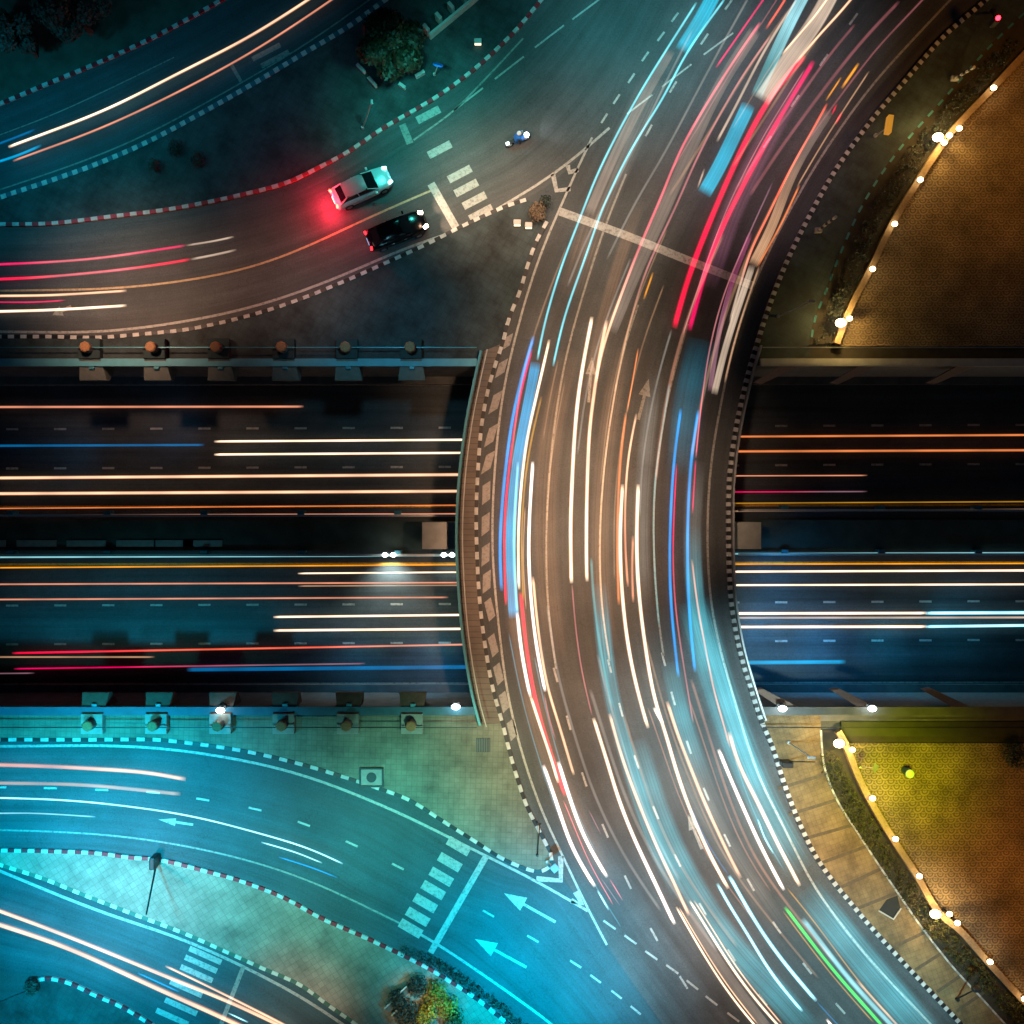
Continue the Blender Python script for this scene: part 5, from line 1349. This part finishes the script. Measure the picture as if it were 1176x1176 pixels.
# access hatch, grate, pit
e = empty('access_hatch', P(427, 892)); tag(e, 'square access hatch with round black lid on the green lit pavement', 'hatch')
bm = bmesh.new()
for dx, dy, sx, sy in ((0, .60, 1.62, .1), (0, -.60, 1.62, .1), (.76, 0, .1, 1.1), (-.76, 0, .1, 1.1)): box(bm, (dx, dy, .17), (sx, sy, .14))
link('frame', bm, M_dark, e)
bm = bmesh.new(); box(bm, (0, 0, .14), (1.4, 1.08, .06)); link('slab', bm, M_pave.copy() if False else M_conc, e)
bm = bmesh.new(); cyl(bm, (0, 0, .15), (0, 0, .19), .34, .34, 24); link('lid', bm, M_dark, e)
e = empty('drain_grate', P(555, 855)); tag(e, 'dark square grate in the pavement beside the bridge end', 'grate')
bm = bmesh.new(); box(bm, (0, 0, .13), (.95, .95, .05)); link('frame', bm, M_dark, e)
bm = bmesh.new(); [box(bm, (-.4 + i * .16, 0, .165), (.06, .9, .03)) for i in range(6)]; link('bars', bm, M_concd, e)
e = empty('service_pit', P(1022, 1040), R(-25)); tag(e, 'dark open service pit with pale rim on the promenade', 'pit')
bm = bmesh.new(); v = [bm.verts.new(c) for c in ((-.6, -.55, .135), (.5, -.65, .135), (.62, .2, .135), (.1, .85, .135), (-.45, .3, .135))]; bm.faces.new(v)
link('pit_cover', bm, plain('black_tarpaulin', (0.012, 0.016, 0.016), .8), e)
bm = bmesh.new(); wallstrip([Vector(c) for c in ((-.62, -.6, 0), (.52, -.7, 0), (.66, .2, 0))], .08, .12, .2, bm); link('rim', bm, M_pale, e)
e = empty('litter_bin', P(1038, 884)); tag(e, 'round bin with a white green top on the yellow lit plaza', 'bin')
bm = bmesh.new(); cyl(bm, (0, 0, .14), (0, 0, .95), .26, .30, 18); link('body', bm, plain('dark_green_paint', (0.01, 0.07, 0.06), .4), e)
bm = bmesh.new(); ball(bm, (0, 0, .95), .30, 1, 1, .45); link('lid', bm, plain('pale_green_lid', (0.45, 0.7, 0.6), .35), e, True)
def warn(e, t):
    bm = bmesh.new(); v = [bm.verts.new(t + Vector(c)) for c in ((0, -.38, 0), (.3, .1, .1), (0, .4, .12), (-.12, 0, .05))]; bm.faces.new(v)
    bmesh.ops.solidify(bm, geom=bm.faces[:], thickness=.03); link('sign_panel', bm, plain('grey_sign', (.3, .34, .38), .4), e)
pole('road_sign', (986, 880), (1004, 882), 1.6, .03, M_metal, 'grey triangular sign on a thin post above the lower plaza lamps', 'road sign', warn)
# low wall with piers beside the dark tree, white lamp boxes
e = empty('low_wall', P(522, 22)); tag(e, 'low pale wall with short piers above the dark tree', 'wall')
q = line([(494, 46), (548, 1), (575, -22)], 0, .5); bm = wallstrip([p - e.location for p in q], .16, 0, .75); link('wall', bm, M_pale, e)
for x, y in ((494, 44), (508, 31), (522, 19), (536, 7)):
    c = P(x - 1, y - 2) - e.location; bm = bmesh.new(); box(bm, (c.x - .15, c.y + .2, .45), (.26, .5, .9), rz=R(40), bev=.03); link('pier', bm, M_pale, e)
def lampbox(px, py, label):
    e = empty('lamp_box', P(px, py)); tag(e, label, 'lamp', 'small cream lamp boxes'); bm = bmesh.new(); box(bm, (0, 0, .25), (.5, .36, .3), bev=.05); link('housing', bm, M_pale, e)
    bm = bmesh.new(); box(bm, (0, -.2, .3), (.44, .1, .16), bev=.03); link('lens', bm, emit('cream_lens', (1, .8, .5), 2.0), e)
lampbox(549, 50, 'small cream lamp box on the upper island'); lampbox(594, 257, 'left cream lamp box below the dry shrub'); lampbox(607, 260, 'right cream lamp box below the dry shrub')
# pale planter rails in the planted clump, keep-left board in the lower nose
for i, (a, b, lb) in enumerate([((457, 1137), (468, 1127), 'upper pale planter rail in the planted clump'), ((443, 1152), (454, 1142), 'middle pale planter rail in the planted clump'), ((451, 1160), (457, 1154), 'short pale planter rail in the planted clump')]):
    p, q = P(*a), P(*b); e = empty('planter_rail', p); tag(e, lb, 'rail', 'pale planter rails')
    d = q - p; n = Vector((d.y, -d.x, 0)).normalized()
    link('top_rail', wallstrip([Vector((0, 0, 0)), d], .09, .62, .72), M_pale, e)
    link('panel', wallstrip([n * .25, d + n * .25], .4, .1, .60), M_concd, e)
for i, (a, b, lb) in enumerate([((411, 77), (420, 86), 'left pale planter edge under the dark tree'), ((424, 92), (433, 102), 'lower left pale planter edge under the dark tree'), ((459, 99), (466, 104), 'lower pale planter edge under the dark tree'), ((478, 91), (488, 85), 'right pale planter edge under the dark tree')]):
    p, q = P(*a), P(*b); e = empty('planter_edge', p); tag(e, lb, 'planter', 'pale planter edges under the dark tree')
    link('edge', wallstrip([Vector((0, 0, 0)), q - p], .16, .1, .42), M_pale, e)
    link('coping', wallstrip([Vector((0, 0, 0)), q - p], .22, .421, .47), M_kw, e)
def keepleft(e, t):
    bm = bmesh.new(); box(bm, t, (.5, .5, .12), rz=.7, bev=.03); link('sign_panel', bm, plain('blue_white_board', (.15, .4, .6), .4), e)
pole('road_sign', (628, 988), (637, 997), 1.2, .05, M_kw, 'blue keep left board at the kerb tip of the lower nose', 'road sign', keepleft)
